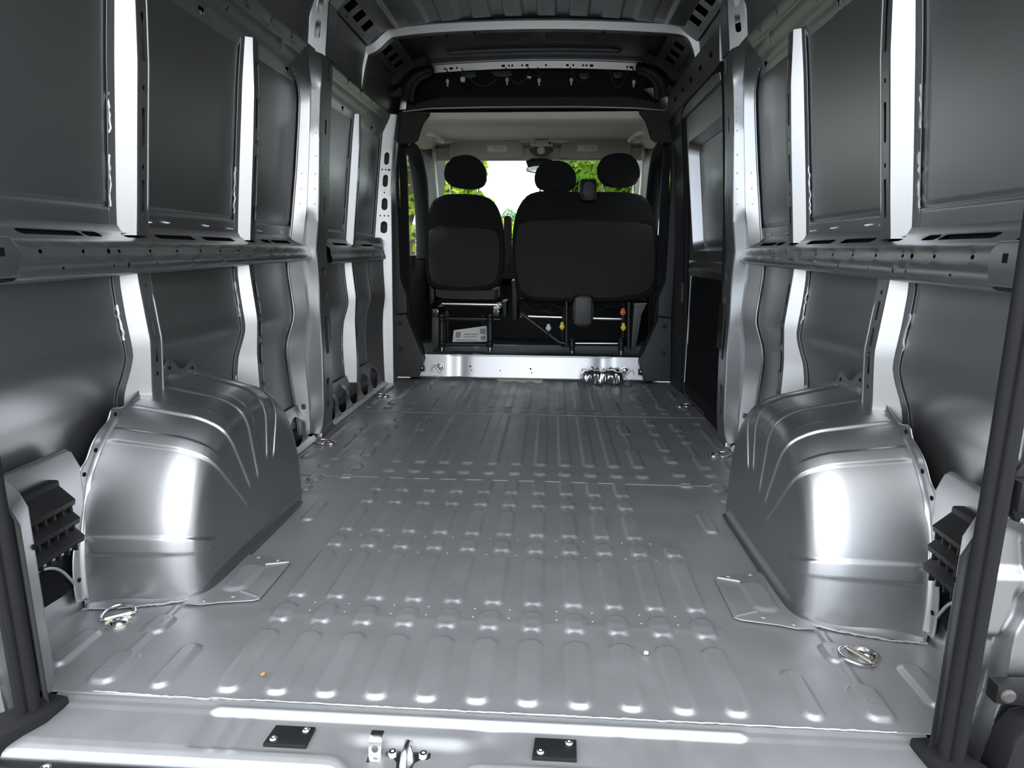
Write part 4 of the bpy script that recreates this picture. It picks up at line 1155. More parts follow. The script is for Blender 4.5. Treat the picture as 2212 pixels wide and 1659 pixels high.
# cab shell: firewall, doors, dashboard
cab = empty('cab_shell', (0, 4.2, 0.1)); cab['kind'] = 'structure'; cab['label'] = 'black lower cab walls'
grid('firewall', np.linspace(-0.95, 0.95, 4), np.linspace(-0.05, 0.95, 4), lambda U, V: (U, 4.95 + 0 * U, V), BLACKPL, cab)
for s in (-1, 1):
    sheet('door_trim', np.linspace(3.18, 4.95, 12), np.linspace(0.0, 1.62, 12), lambda u, v, s=s: (s * (0.94 - 0.10 * sm((v - .8) / .8)), np.asarray(u, float), np.asarray(v, float)),
          [smooth_poly([(3.28, 0.80), (3.27, 1.44), (3.34, 1.52), (4.10, 1.50), (4.55, 0.92), (4.50, 0.80)], 2)], BLACKPL, cab, thick=0.02)
for s in (-1, 1):
    pts = [at_x(a, b, -0.865) for a, b in [(868, 309), (878, 313), (889, 323), (896, 338), (900, 352), (905, 382), (911, 440), (914, 500), (914, 560)]]
    sp = smooth_poly([(s * 0.85, 3.22, 1.46)] + [(-s * float(q[0]), float(q[1]), float(q[2])) for q in pts], 2, closed=False)
    tube('door_opening_seal', sp, 0.055, FABRIC, cab, n=12)
wn = 2
for s in (-1, 1):
    o = grid('window_%d' % wn, np.linspace(3.24, 4.60, 4), np.linspace(0.78, 1.55, 4), lambda U, V, s=s: (s * (0.955 - 0.10 * sm((V - .8) / .8)), U, V), GLASS)
    struct(o, ('left' if s < 0 else 'right') + ' cab door window glass'); wn += 1
dash = empty('dashboard', (0, 4.7, 0.6)); tag(dash, 'black dashboard across the front of the cab', 'dashboard')
prism('dash_top', smooth_poly([(4.42, 0.55), (4.38, 0.80), (4.45, 0.90), (4.62, 0.93), (5.10, 0.90), (5.12, 0.55)], 1), 'yz', -0.92, 0.92, BLACKPL, dash, bev=0.01)
prism('instrument_hood', smooth_poly([(4.40, 0.88), (4.36, 0.96), (4.45, 0.99), (4.6, 0.93)], 1), 'yz', -0.62, -0.28, BLACKPL, dash, bev=0.01)
ws = grid('window_1', np.linspace(-0.90, 0.90, 20), np.linspace(0, 1, 10), lambda U, V: (U * (1 - 0.05 * V), 5.18 - 0.72 * V - 0.16 * (U / 0.9) ** 2 * (1 - .5 * V), 0.90 + 0.75 * V), GLASS)
struct(ws, 'curved windscreen glass')
for s in (-1, 1):
    o = tube('windscreen_pillar', [(s * 0.915, 5.03, 0.86), (s * 0.90, 4.72, 1.18), (s * 0.875, 4.40, 1.52), (s * 0.85, 4.28, 1.62)], [0.055, 0.05, 0.05, 0.05], LINERPL, None, n=12)
    tag(o, 'beige windscreen pillar trim on the ' + ('single' if s < 0 else 'double') + ' seat side', 'pillar trim')

# headliner
hl = empty('headliner', (0, 3.8, 1.6)); tag(hl, 'beige moulded cab headliner above the seats', 'headliner')
def hl_prof(V): # V 0 rear edge .. 1 windscreen
    y = np.interp(V, [0, .05, .12, .2, .3, .6, .85, 1], [3.19, 3.205, 3.25, 3.32, 3.42, 3.85, 4.20, 4.42])
    z = np.interp(V, [0, .05, .12, .2, .3, .6, .85, 1], [1.668, 1.632, 1.618, 1.612, 1.638, 1.662, 1.676, 1.676])
    return y, z
def hl_fn(U, V):
    y, z = hl_prof(V)
    a = np.abs(U)
    w = np.interp(V, [0, .2, 1], [0.64, 0.66, 0.80])
    x = U * 1.0
    k = sm((a - 0.74) / 0.26)
    X = np.sign(U) * np.where(a < 0.74, a / 0.74 * w, w + (a - 0.74) / 0.26 * (0.92 - w) * (1 - .0 * V))
    Z = z - 0.19 * k + 0.010 * np.exp(-((V - .35) / .1) ** 2) * (1 - k)
    return X, y, Z
grid('liner_shell', np.linspace(-1, 1, 120), np.linspace(0, 1, 60), hl_fn, LINER, hl, ang=60)
box('header_rail', (-0.86, 4.40, 1.555), (0.86, 4.47, 1.70), LINERPL, hl, bev=0.01)
for s in (-1, 1):
    tube('grab_handle', smooth_poly([(s * 0.70, 3.38, 1.575), (s * 0.655, 3.36, 1.572), (s * 0.625, 3.45, 1.560), (s * 0.63, 3.62, 1.565), (s * 0.68, 3.66, 1.59)], 2, closed=False), 0.014, LINERPL, hl, n=10)
def visor(x0, x1, label):
    v = empty('sun_visor', ((x0 + x1) / 2, 4.25, 1.60)); tag(v, label, 'sun visor', 'cab sun visors')
    o = prism('visor_flap', smooth_poly([(x0, 1.562), (x0 + .01, 1.645), (x0 + .05, 1.672), (x1 - .05, 1.676), (x1, 1.655), (x1, 1.57), (x1 - .04, 1.552), (x0 + .04, 1.545)], 1), 'xz', 4.235, 4.262, VISOR, v, bev=0.008, seg=3)
    xc = (x0 + x1) / 2 + (0.09 if x0 < 0 else -0.06)
    lb = box('warning_label', (xc - .075, 4.2325, 1.595), (xc + .075, 4.2355, 1.640), PAPER, v, bev=0.0005)
    for k in range(4):
        box('printed_line', (xc - (.03 if k else .065), 4.2318, 1.629 - k * .009), (xc + .065 - (.02 if k == 3 else 0), 4.2326, 1.632 - k * .009), INK, lb, bev=0)
    return v
visor(-0.70, -0.11, 'beige sun visor with white label above the single seat')
visor(0.17, 0.72, 'beige sun visor with white label above the double seat')
oc = empty('overhead_console', (0.03, 4.2, 1.62)); tag(oc, 'beige overhead console with map lights between the sun visors', 'console')
prism('console_body', smooth_poly([(-0.055, 1.618), (-0.05, 1.660), (0.115, 1.663), (0.12, 1.618)], 1), 'xz', 4.15, 4.23, LINERPL, oc, bev=0.006)
prism('lamp_panel', smooth_poly([(-0.06, 1.580), (-0.06, 1.613), (0.125, 1.613), (0.125, 1.580), (0.08, 1.560), (0, 1.560)], 1), 'xz', 4.165, 4.23, GREYPL, oc, bev=0.004)
lathe('lamp_knob', [(0.03, 0), (0.03, .01), (0.024, .016), (0, .016)], (0.03, 4.165, 1.590), (0, -1, 0), LINERPL, oc, 20)
box('red_button', (-0.035, 4.142, 1.637), (-0.015, 4.152, 1.646), RED, oc, bev=0.001)
box('button', (0.085, 4.142, 1.636), (0.105, 4.152, 1.646), BLACKPL, oc, bev=0.001)
rm = empty('rear_view_mirror', (0.0, 4.3, 1.5)); tag(rm, 'rear-view mirror and sensor housing hanging at the windscreen', 'mirror')
prism('sensor_housing', smooth_poly([(-0.10, 1.553), (0.12, 1.553), (0.12, 1.50), (0.06, 1.47), (-0.07, 1.475)], 1), 'xz', 4.30, 4.39, BLACKPL, rm, bev=0.01)
prism('mirror_shell', smooth_poly([(-0.085, 1.44), (-0.085, 1.49), (0.13, 1.50), (0.13, 1.44)], 1), 'xz', 4.245, 4.285, BLACKPL, rm, bev=0.008)
prism('mirror_face', smooth_poly([(-0.078, 1.446), (-0.078, 1.484), (0.122, 1.494), (0.122, 1.446)], 1), 'xz', 4.240, 4.2455, MIRROR, rm)

# ---- overhead shelf cavity above the headliner
sh = empty('overhead_shelf', (0, 3.4, 1.7)); tag(sh, 'dark felt-lined overhead cab shelf above the beige headliner', 'shelf')
grid('shelf_lining', np.linspace(-0.80, 0.80, 60), np.linspace(0, 1, 24),
     lambda U, V: (U, 3.165 + 0.0 * U + np.interp(V, [0, .12, .25, .6, 1], [0.0, 0.10, 0.30, 0.36, 0.30]), np.interp(V, [0, .12, .25, .6, 1], [1.682, 1.725, 1.74, 1.80, 1.97]) - 0.012 * (U / .8) ** 2), FELT, sh, ang=60)
prism('shelf_lip', [(-0.80, 1.662), (-0.62, 1.682), (0.60, 1.680), (0.80, 1.660), (0.80, 1.700), (0.55, 1.745), (-0.55, 1.745), (-0.80, 1.705)], 'xz', 3.150, 3.185, FELT, sh, bev=0.006)
tube('lip_trim', [(-0.80, 3.145, 1.666), (-0.62, 3.145, 1.683), (-0.3, 3.145, 1.688), (0, 3.145, 1.688), (0.3, 3.145, 1.686), (0.62, 3.145, 1.676), (0.80, 3.145, 1.660)], 0.004, LINERPL, sh, n=8)
prism('document_slot', [(-0.12, 1.765), (0.17, 1.760), (0.17, 1.800), (-0.12, 1.805)], 'xz', 3.44, 3.47, VOID, sh, bev=0.002)
def foam_duct(s, label):
    d = empty('foam_duct', (s * 0.72, 3.05, 1.75)); tag(d, label, 'duct')
    Z = lambda p: [(s * a, b) for a, b in p]
    prism('upper_block', Z(smooth_poly([(0.86, 1.79), (0.86, 1.835), (0.80, 1.845), (0.76, 1.90), (0.71, 1.925), (0.66, 1.93), (0.655, 1.945), (0.63, 1.945), (0.62, 1.90), (0.70, 1.885), (0.76, 1.85), (0.79, 1.80)], 1)), 'xz', 3.02, 3.06, FELT, d, bev=0.004)
    prism('lower_block', Z(smooth_poly([(0.86, 1.735), (0.85, 1.745), (0.815, 1.75), (0.79, 1.775), (0.775, 1.775), (0.775, 1.725), (0.86, 1.725)], 1)), 'xz', 3.02, 3.06, FELT, d, bev=0.004)
    # ribbed curved hose body
    ctr = [(0.83, 1.74), (0.80, 1.81), (0.74, 1.87), (0.64, 1.90), (0.60, 1.905)]
    ctr2 = [(0.72, 1.70), (0.715, 1.77), (0.68, 1.82), (0.63, 1.845), (0.60, 1.85)]
    V = []; F = []; nseg = 44
    c1 = np.array(smooth_poly(ctr, 3, closed=False)); c2 = np.array(smooth_poly(ctr2, 3, closed=False))
    k = np.linspace(0, 1, nseg)
    i1 = [np.interp(k, np.linspace(0, 1, len(c1)), c1[:, j]) for j in (0, 1)]; i2 = [np.interp(k, np.linspace(0, 1, len(c2)), c2[:, j]) for j in (0, 1)]
    for j in range(nseg):
        bump_ = 0.006 if j % 2 else 0.0
        a = (i1[0][j], i1[1][j]); b = (i2[0][j], i2[1][j])
        V += [(s * a[0], 3.05 - bump_, a[1]), (s * b[0], 3.05 - bump_, b[1]), (s * b[0], 3.14, b[1]), (s * a[0], 3.14, a[1])]
    for j in range(nseg - 1):
        for q in range(4): F.append((j * 4 + q, j * 4 + (q + 1) % 4, j * 4 + 4 + (q + 1) % 4, j * 4 + 4 + q))
    from_arrays('ribbed_body', V, F, BLACKPL, d, False)
    tube('duct_edge', [(s * a, 3.045, b) for a, b in zip(i2[0], i2[1])], 0.012, FELT, d, n=8)
foam_duct(-1, 'black ribbed foam duct in the left roof corner above the shelf')
foam_duct(1, 'black ribbed foam duct in the right roof corner above the shelf')
# bright closing pressings at the shelf ends
prism('shelf_end_panel', pxy([(862, 238), (866, 206), (879, 203), (877, 236)], 3.125), 'xz', 3.125, 3.14, PAINT, wall_left, bev=0.004)
grid('shelf_end_panel', np.linspace(0, 1, 14), np.linspace(0, 1, 14), lambda U, V: ((0.83 - 0.03 * V) - (0.10 * V ** 1.3 + 0.045) * U, 3.105 + 0.05 * U ** 2, 1.655 + 0.13 * V), PAINT, wall_right, ang=60)
# loose wiring under the header
wire_spots = [(-0.53, 1.845, 'bulb'), (-0.435, 1.858, 'cube'), (-0.165, 1.850, 'bulb'), (-0.03, 1.866, 'plug'), (0.03, 1.845, 'bulb'), (0.225, 1.845, 'bulb'), (0.60, 1.830, 'bulb')]
names = {'bulb': 'white bullet-shaped', 'cube': 'white square', 'plug': 'white flat'}
for k, (x, z, kd) in enumerate(wire_spots):
    c = empty('wire_connector', (x, 3.20, z)); tag(c, names[kd] + ' wire connector ' + ('dangling next to the square white connector' if k == 0 else 'hanging beside the right foam duct' if k == 6 else 'dangling under the bright roof header' if kd != 'bulb' else 'hanging above the document slot of the overhead shelf'), 'connector', 'connectors under the roof header')
    if kd == 'cube': box('connector_body', (x - .014, 3.19, z - .014), (x + .014, 3.21, z + .014), WHITEPL, c, bev=0.002)
    elif kd == 'plug': box('connector_body', (x - .012, 3.19, z - .006), (x + .012, 3.21, z + .006), WHITEPL, c, bev=0.002)
    else: lathe('connector_body', [(0, -.025), (.005, -.025), (.006, -.008), (.011, -.004), (.011, .008), (.006, .016), (0, .016)], (x, 3.20, z), (0, 0, 1), WHITEPL, c, 12)
    tube('lead', smooth_poly([(x, 3.20, z + .012), (x + .003, 3.21, z + .04), (x - .01, 3.225, 1.93)], 2, closed=False), 0.003, WIRE, c, n=6)
for k, (x0, x1, dz) in enumerate(((-0.42, -0.2, .06), (-0.17, -0.03, .05), (-.03, .06, .02), (0.23, 0.33, .05), (0.45, 0.56, .07), (0.62, 0.70, .05))):
    o = tube('wire_harness', smooth_poly([(x0, 3.20, 1.90), (x0 + (x1 - x0) * .3, 3.20, 1.90 - dz * 1.3), (x0 + (x1 - x0) * .7, 3.21, 1.90 - dz * 1.3), (x1, 3.20, 1.90)], 3, closed=False), 0.004, WIRE, None, n=8)
    tag(o, 'black wire loop hanging under the bright roof header', 'wire', 'wires under the roof header')
for x, z, w in ((-.40, 1.885, .05), (-.20, 1.89, .07), (.30, 1.87, .035), (.50, 1.875, .035)):
    o = prism('tape_wrap', [(x - w, z + .012), (x + w * .8, z + .016), (x + w, z - .012), (x + .2 * w, z - .022), (x - w * .6, z - .016)], 'xz', 3.19, 3.22, WIRE, None, bev=0.003)
    tag(o, 'black tape-wrapped harness lump hanging under the bright roof header', 'harness', 'harness lumps under the roof header')

# ---- seats
def seat_group(root, outline, panel, yoke_z, headrests, Yb, tilt):
    """outline of the back in the photo, built standing at Yb and leaning forward-up by tilt"""
    z0 = min(p[1] for p in outline)
    def lean(o):
        me = o.data
        for v in me.vertices:
            v.co.y += (v.co.z - z0) * tilt
        me.update(); return o
    lean(prism('backrest', outline, 'xz', Yb + 0.012, Yb + 0.13, FABRIC, root, bev=0.028, seg=5, ang=60))
    lean(prism('back_panel', panel, 'xz', Yb - 0.002, Yb + 0.03, FABRIC2, root, bev=0.012, seg=4, ang=60))
    yoke = [p for p in outline if p[1] > yoke_z - 1e-6]
    xs_ = [p[0] for p in yoke]
    yk = [(p[0] + (0.02 if p[0] < (min(xs_) + max(xs_)) / 2 else -0.02), min(p[1], max(q[1] for q in yoke) - 0.012)) for p in yoke]
    tube('seam', [(min(q[0] for q in panel) + .012, Yb - 0.001 + (yoke_z - z0) * tilt, yoke_z), (max(q[0] for q in panel) - .012, Yb - 0.001 + (yoke_z - z0) * tilt, yoke_z - 0.005)], 0.0025, FABRIC, root, n=6)
    for hr, posts in headrests:
        h = lean(prism('headrest', hr, 'xz', Yb + 0.02, Yb + 0.115, FABRIC, root, bev=0.030, seg=5, ang=60))
        zb_ = min(p[1] for p in hr)
        for px_ in posts:
            p0 = (px_, Yb + 0.06 + (zb_ - .07 - z0) * tilt, zb_ - 0.07); p1 = (px_, Yb + 0.06 + (zb_ + .03 - z0) * tilt, zb_ + 0.03)
            tube('headrest_post', [p0, p1], 0.006, STEEL, root, n=10)
            lathe('post_collar', [(0.014, 0), (0.014, .008), (0.008, .012), (0, .012)], (px_, p0[1], zb_ - 0.058), (0, 0, 1), BLACKPL, root, 12)

YB = 3.30; TL = 0.16
def po(pts, Y=3.37): return pxy(pts, Y, **S5)
ds = empty('driver_seat', (-0.47, 3.45, 0.15)); tag(ds, 'black fabric single front seat seen from behind', 'seat')
dout = smooth_poly(po([(320, 985), (300, 930), (287, 820), (284, 700), (288, 560), (300, 470), (330, 420), (400, 397), (500, 392), (620, 400), (690, 425), (730, 490), (755, 580), (768, 700), (768, 800), (762, 890), (742, 985), (530, 990)]), 1)
dpan = smooth_poly(po([(335, 960), (312, 860), (304, 700), (306, 600), (510, 602), (720, 612), (738, 700), (742, 820), (730, 900), (715, 955), (530, 975)]), 1)
dhr = smooth_poly(po([(384, 270), (395, 205), (430, 160), (500, 141), (560, 145), (612, 175), (642, 220), (650, 290), (640, 335), (605, 355), (520, 358), (440, 345), (402, 320)]), 2)
yk = po([(500, 606)])[0][1]
hp = [po([(425, 350)])[0][0], po([(602, 350)])[0][0]]
seat_group(ds, dout, dpan, yk, [(dhr, hp)], YB, TL)
prism('seat_base', po([(345, 985), (718, 990), (715, 1050), (600, 1048), (400, 1044), (350, 1030)]), 'xz', YB + 0.05, YB + 0.45, FOAM, ds, bev=0.008)
prism('side_shield', po([(315, 960), (345, 985), (345, 1060), (318, 1085)]), 'xz', YB + 0.02, YB + 0.3, BLACKPL, ds, bev=0.006)
prism('side_shield', po([(318, 1155), (365, 1160), (362, 1335), (315, 1330)]), 'xz', YB + 0.1, YB + 0.5, GREYPL, ds, bev=0.006)
prism('recliner_cover', po([(757, 1060), (785, 1058), (787, 1150), (780, 1165), (760, 1160)]), 'xz', YB + 0.05, YB + 0.25, BLACKPL, ds, bev=0.008)
prism('release_lever', po([(708, 1090), (748, 1070), (748, 1100), (712, 1103)]), 'xz', YB - 0.01, YB + 0.02, WHITEPL, ds, bev=0.002)
def ptube(name, pts, r, root, Y, m=BLKSTEEL, **k):
    return tube(name, [at_y(820 + .3496 * a, 280 + .3496 * b, Y) for a, b in pts], r, m, root, **k)
ptube('cross_tube', [(385, 1075), (752, 1082)], 0.013, ds, YB + 0.06, STEEL)
ptube('cross_tube', [(400, 1167), (745, 1172)], 0.013, ds, YB + 0.08)
ptube('cross_tube', [(405, 1327), (665, 1330)], 0.010, ds, YB + 0.08)
for x in (385, 683):
    ptube('leg', [(x, 1140), (x, 1345)], 0.022, ds, YB + 0.05)
    ptube('foot', [(x, 1345), (x, 1368)], 0.016, ds, YB + 0.05, STEEL)
    for z in (1162, 1185, 1310, 1332):
        q = at_y(820 + .3496 * x, 280 + .3496 * z, YB + 0.03); lathe('bolt_hole', [(0.007, 0), (0.005, .002), (0, .001)], q, (0, -1, 0), VOID, ds, 10)
for x in (348, 722):
    prism('slide_rail', po([(x - 22, 1105), (x + 22, 1105), (x + 20, 1150), (x - 18, 1150)]), 'xz', YB + 0.03, YB + 0.45, BLKSTEEL, ds, bev=0.004)
    ptube('rail_hook', [(x - 14, 1128), (x - 10, 1112), (x + 8, 1112), (x + 14, 1128)], 0.005, ds, YB + 0.02, ZINC)
prism('armrest', smooth_poly(po([(763, 545), (775, 530), (800, 530), (810, 545), (810, 860), (780, 862), (772, 800)]), 1), 'xz', YB + 0.10, YB + 0.20, FABRIC2, ds, bev=0.012, seg=3)
ptube('front_leg', [(420, 1150), (420, 1330)], 0.012, ds, YB + 0.40)
ptube('front_leg', [(640, 1150), (640, 1330)], 0.012, ds, YB + 0.40)

bs_ = empty('bench_seat', (0.34, 3.45, 0.15)); tag(bs_, 'black fabric double passenger bench seat seen from behind', 'seat')
bout = smooth_poly(po([(855, 1040), (836, 940), (820, 800), (818, 700), (824, 600), (842, 510), (875, 440), (915, 392), (980, 375), (1080, 372), (1230, 383), (1400, 378), (1580, 384), (1645, 405), (1680, 460), (1702, 540), (1722, 640), (1735, 760), (1732, 880), (1710, 980), (1670, 1045), (1400, 1058), (1000, 1056)]), 1)
bpan = smooth_poly(po([(880, 1015), (850, 900), (838, 760), (842, 650), (862, 555), (1250, 556), (1678, 568), (1692, 680), (1700, 800), (1690, 920), (1655, 1010), (1400, 1040), (1000, 1036)]), 1)
h1 = smooth_poly(po([(950, 310), (962, 240), (1000, 195), (1060, 178), (1130, 178), (1180, 205), (1212, 250), (1220, 310), (1205, 355), (1160, 372), (1060, 368), (980, 362)]), 2)
h2 = smooth_poly(po([(1348, 260), (1358, 195), (1395, 150), (1450, 130), (1530, 128), (1585, 155), (1615, 205), (1622, 265), (1605, 320), (1560, 345), (1470, 345), (1390, 338)]), 2)
yk2 = po([(1270, 560)])[0][1]
seat_group(bs_, bout, bpan, yk2, [(h1, [po([(990, 365)])[0][0], po([(1180, 365)])[0][0]]), (h2, [po([(1390, 340)])[0][0], po([(1575, 340)])[0][0]])], YB, TL)
prism('belt_guide', smooth_poly(po([(1238, 318), (1250, 308), (1330, 310), (1340, 320), (1336, 435), (1326, 441), (1240, 438), (1232, 428)]), 1), 'xz', YB + 0.02, YB + 0.16, BLACKPL, bs_, bev=0.012, seg=3)
prism('belt_guide_face', smooth_poly(po([(1256, 325), (1326, 327), (1322, 428), (1250, 425)]), 1), 'xz', YB + 0.012, YB + 0.03, TRIMPL, bs_, bev=0.003)
prism('retractor_cover', smooth_poly(po([(1190, 1030), (1205, 1018), (1300, 1018), (1315, 1030), (1312, 1190), (1300, 1202), (1200, 1202), (1188, 1190)]), 1), 'xz', YB - 0.06, YB + 0.06, BLACKPL, bs_, bev=0.012, seg=3)
prism('retractor_face', po([(1206, 1028), (1300, 1030), (1298, 1190), (1200, 1188)]), 'xz', YB - 0.068, YB - 0.05, GREYPL, bs_, bev=0.004)
prism('seat_base', po([(860, 1050), (1660, 1055), (1655, 1110), (870, 1108)]), 'xz', YB + 0.16, YB + 0.5, FABRIC, bs_, bev=0.01)
ptube('cross_tube', [(870, 1152), (1130, 1160)], 0.013, bs_, YB + 0.08, STEEL)
ptube('cross_tube', [(1310, 1165), (1500, 1170)], 0.013, bs_, YB + 0.08, STEEL)
ptube('cross_tube', [(1210, 1320), (1470, 1322)], 0.010, bs_, YB + 0.06, STEEL)
tube('diagonal_tube', smooth_poly([at_y(820 + .3496 * a, 280 + .3496 * b, YB + 0.06) for a, b in [(870, 1135), (900, 1155), (1090, 1300), (1120, 1318), (1150, 1320)]], 2, closed=False), 0.015, BLKSTEEL, bs_, n=12)
ptube('frame_post', [(1155, 1062), (1155, 1345)], 0.014, bs_, YB + 0.05)
ptube('frame_post', [(1540, 1065), (1538, 1355)], 0.014, bs_, YB + 0.05)
for x in (1189, 1492):
    ptube('leg', [(x, 1290), (x, 1365)], 0.020, bs_, YB + 0.04)
    ptube('foot', [(x, 1365), (x, 1395)], 0.017, bs_, YB + 0.04, STEEL)
    for z in (1305, 1345):
        q = at_y(820 + .3496 * x, 280 + .3496 * z, YB + 0.022); lathe('bolt_hole', [(0.007, 0), (0.005, .002), (0, .001)], q, (0, -1, 0), VOID, bs_, 10)
prism('side_shield', po([(815, 930), (850, 940), (850, 1180), (820, 1180)]), 'xz', YB + 0.05, YB + 0.35, BLACKPL, bs_, bev=0.008)
prism('side_shield', po([(1572, 1078), (1655, 1075), (1612, 1140), (1590, 1300), (1575, 1365), (1552, 1360)]), 'xz', YB + 0.06, YB + 0.12, GREYPL, bs_, bev=0.005)
tube('front_leg', [(0.22, 3.72, 0.12), (0.22, 3.72, 0.50)], 0.014, BLKSTEEL, bs_)
tube('front_leg', [(0.66, 3.72, 0.12), (0.66, 3.72, 0.50)], 0.014, BLKSTEEL, bs_)
def connector(px_, py_, m, label, h=0.05, w=0.02):
    q = at_y(820 + .3496 * px_, 280 + .3496 * py_, YB + 0.012)
    c = empty('wire_plug', tuple(q)); tag(c, label, 'connector')
    box('plug_body', (q[0] - w / 2, q[1] - .01, q[2] - h / 2), (q[0] + w / 2, q[1] + .01, q[2] + h / 2), m, c, bev=0.003)
    box('plug_latch', (q[0] - w / 2 - .006, q[1] - .012, q[2] - h * .3), (q[0] + w / 2 + .006, q[1] - .002, q[2] + h * .12), m, c, bev=0.002)
    tube('lead', smooth_poly([(q[0], q[1], q[2] + h / 2 - .004), (q[0] + .008, q[1] + .01, q[2] + h / 2 + .02), (q[0] - .004, q[1] + .02, q[2] + h / 2 + .04)], 2, closed=False), 0.003, WIRE, c, n=6)
    tube('lead', smooth_poly([(q[0], q[1], q[2] - h / 2 + .004), (q[0] - .006, q[1], q[2] - h / 2 - .03), (q[0] - .01, q[1] + .02, q[2] - h / 2 - .06)], 2, closed=False), 0.003, WIRE, c, n=6)
connector(1127, 1212, YELLOW, 'yellow wire plug hanging beside the diagonal tube of the double seat')
connector(1505, 1218, YELLOW, 'yellow wire plug hanging at the sliding door end of the double seat frame')
connector(1503, 1125, RED, 'orange-red wire plug under the double seat cushion', 0.045, 0.024)
connector(1043, 1222, WHITEPL, 'white wire plug dangling behind the diagonal seat tube', 0.045, 0.022)
for k in range(5):
    a = rng.uniform(-1, 1, 6)
    o = tube('loose_wire', smooth_poly([at_y(820 + .3496 * x, 280 + .3496 * y, YB + 0.06) for x, y in ((890 + 90 * k, 1080), (930 + 90 * k + 20 * a[0], 1110 + 20 * a[1]), (1000 + 80 * k + 20 * a[2], 1125 + 15 * a[3]), (1060 + 90 * k, 1095 + 20 * a[4]))], 2, closed=False), 0.0025, WIRE, None, n=6)
    tag(o, 'thin loose black wire under the double seat cushion', 'wire', 'wires under the double seat')
# papers on the cab floor behind the single seat
pp = at_y(820 + .3496 * 560, 280 + .3496 * 1290, YB + 0.16)
pr = prism('printed_sheet', pxy([(458, 1240), (660, 1212), (664, 1310), (450, 1312)], YB + 0.20, **S5), 'xz', YB + 0.20, YB + 0.203, PAPER, None)
tag(pr, 'white printed sheet behind the legs of the single seat', 'paper')
for (a_, b_, c_, d_) in ((470, 1250, 500, 1285), (520, 1262, 610, 1268), (520, 1278, 600, 1283), (620, 1230, 655, 1262), (625, 1275, 655, 1300), (470, 1298, 600, 1303)):
    prism('print_block', pxy([(a_, b_), (c_, b_), (c_, d_), (a_, d_)], YB + 0.20, **S5), 'xz', YB + 0.1985, YB + 0.2005, INK, pr)
# seat belts at the door pillars
for s in (-1, 1):
    b = empty('seat_belt', (s * 0.82, 3.22, 1.3)); tag(b, 'black seat belt with guide on the door pillar of the ' + ('single' if s < 0 else 'double') + ' seat', 'seat belt')
    prism('strap', [(3.215, 0.50), (3.235, 0.50), (3.262, 1.30), (3.240, 1.30)], 'yz', s * 0.825, s * 0.829, WIRE, b)
    lathe('guide', [(0.02, -.01), (0.026, -.004), (0.026, .006), (0.015, .012), (0, .012)], (s * 0.822, 3.235, 1.30), (-s * .3, -1, 0), BLACKPL, b, 16)
    lathe('guide_bolt', [(0.010, .012), (0.009, .018), (0, .018)], (s * 0.822, 3.235, 1.30), (-s * .3, -1, 0), STEEL, b, 12)

# ================================================================== LOOSE THINGS ON THE FLOOR
def bundle():
    root = empty('foil_bundle', (0.462, 3.075, 0.0)); tag(root, 'crumpled silver foil bundle wrapped in clear film against the step riser', 'bundle')
    def fn(U, V):
        c = np.cos(V); sn = np.sin(V); N = 2.8
        ry = np.sign(c) * np.abs(c) ** (2 / N); rz = np.sign(sn) * np.abs(sn) ** (2 / N)
        e = (1 - np.abs(U) ** 6) ** (1 / 3.0) * 0.97 + 0.03
        f = 0.005 * np.sin(V * 3 + U * 7) + 0.0035 * np.sin(V * 2 - U * 19 + 1) + 0.002 * np.sin(V * 4 + U * 37)
        return 0.462 + 0.132 * U, 3.075 + (0.055 * ry) * e + f * e, 0.050 + (0.044 * rz) * e + f * .8 * e
    grid('foil', np.linspace(-1, 1, 90), np.linspace(0, 2 * PI, 72), fn, FOIL, root, ang=80)
    def fn2(U, V):
        x, y, z = fn(U, V); k = 1.06
        w = 0.003 * np.sin(U * 23 + V * 4)
        return 0.462 + (x - .462) * 1.05, 3.075 + (y - 3.075) * 1.10 + w, np.maximum(0.0035, 0.055 + (z - .05) * 1.13 + w)
    grid('film', np.linspace(-1, 1, 50), np.linspace(0, 2 * PI, 40), fn2, FILM, root, ang=30)
bundle()
def leaf(x, y, sc, lab):
    bm = bmesh.new()
    pts = [(0, 1), (.25, .5), (.8, .6), (.5, .1), (.7, -.4), (.2, -.4), (0, -1), (-.2, -.4), (-.7, -.3), (-.45, .1), (-.75, .6), (-.25, .5)]
    ctr = bm.verts.new((x, y, 0.006)); vs_ = [bm.verts.new((x + a * sc, y + b * sc, 0.002 + 0.004 * ((i * 37) % 5) / 5)) for i, (a, b) in enumerate(pts)]
    for i in range(len(pts)): bm.faces.new((ctr, vs_[i], vs_[(i + 1) % len(pts)]))
    o = bm_obj('dry_leaf', bm, LEAFM, None); solid(o, 0.0006); tag(o, lab, 'leaf', 'dry leaf scraps on the floor')
p = at_z(568, 1459); leaf(p[0], p[1], 0.008, 'small brown dry leaf scrap between the rear floor ribs')
p = at_z(622, 1217); leaf(p[0], p[1], 0.007, 'tiny tan leaf scrap at the corner of the welded plate by the left wheel arch')
for px_, py_ in ((1900, 1532), (1395, 1412)):
    p = at_z(px_, py_); o = prism('paper_scrap', [(p[0] - .005, p[1] - .004), (p[0] + .004, p[1] - .005), (p[0] + .006, p[1] + .003), (p[0] - .002, p[1] + .005)], 'xy', 0.001, 0.004, PAPER, None, bev=0.0005)
    tag(o, 'tiny white scrap lying on the rear floor panel', 'scrap', 'white scraps on the rear floor')

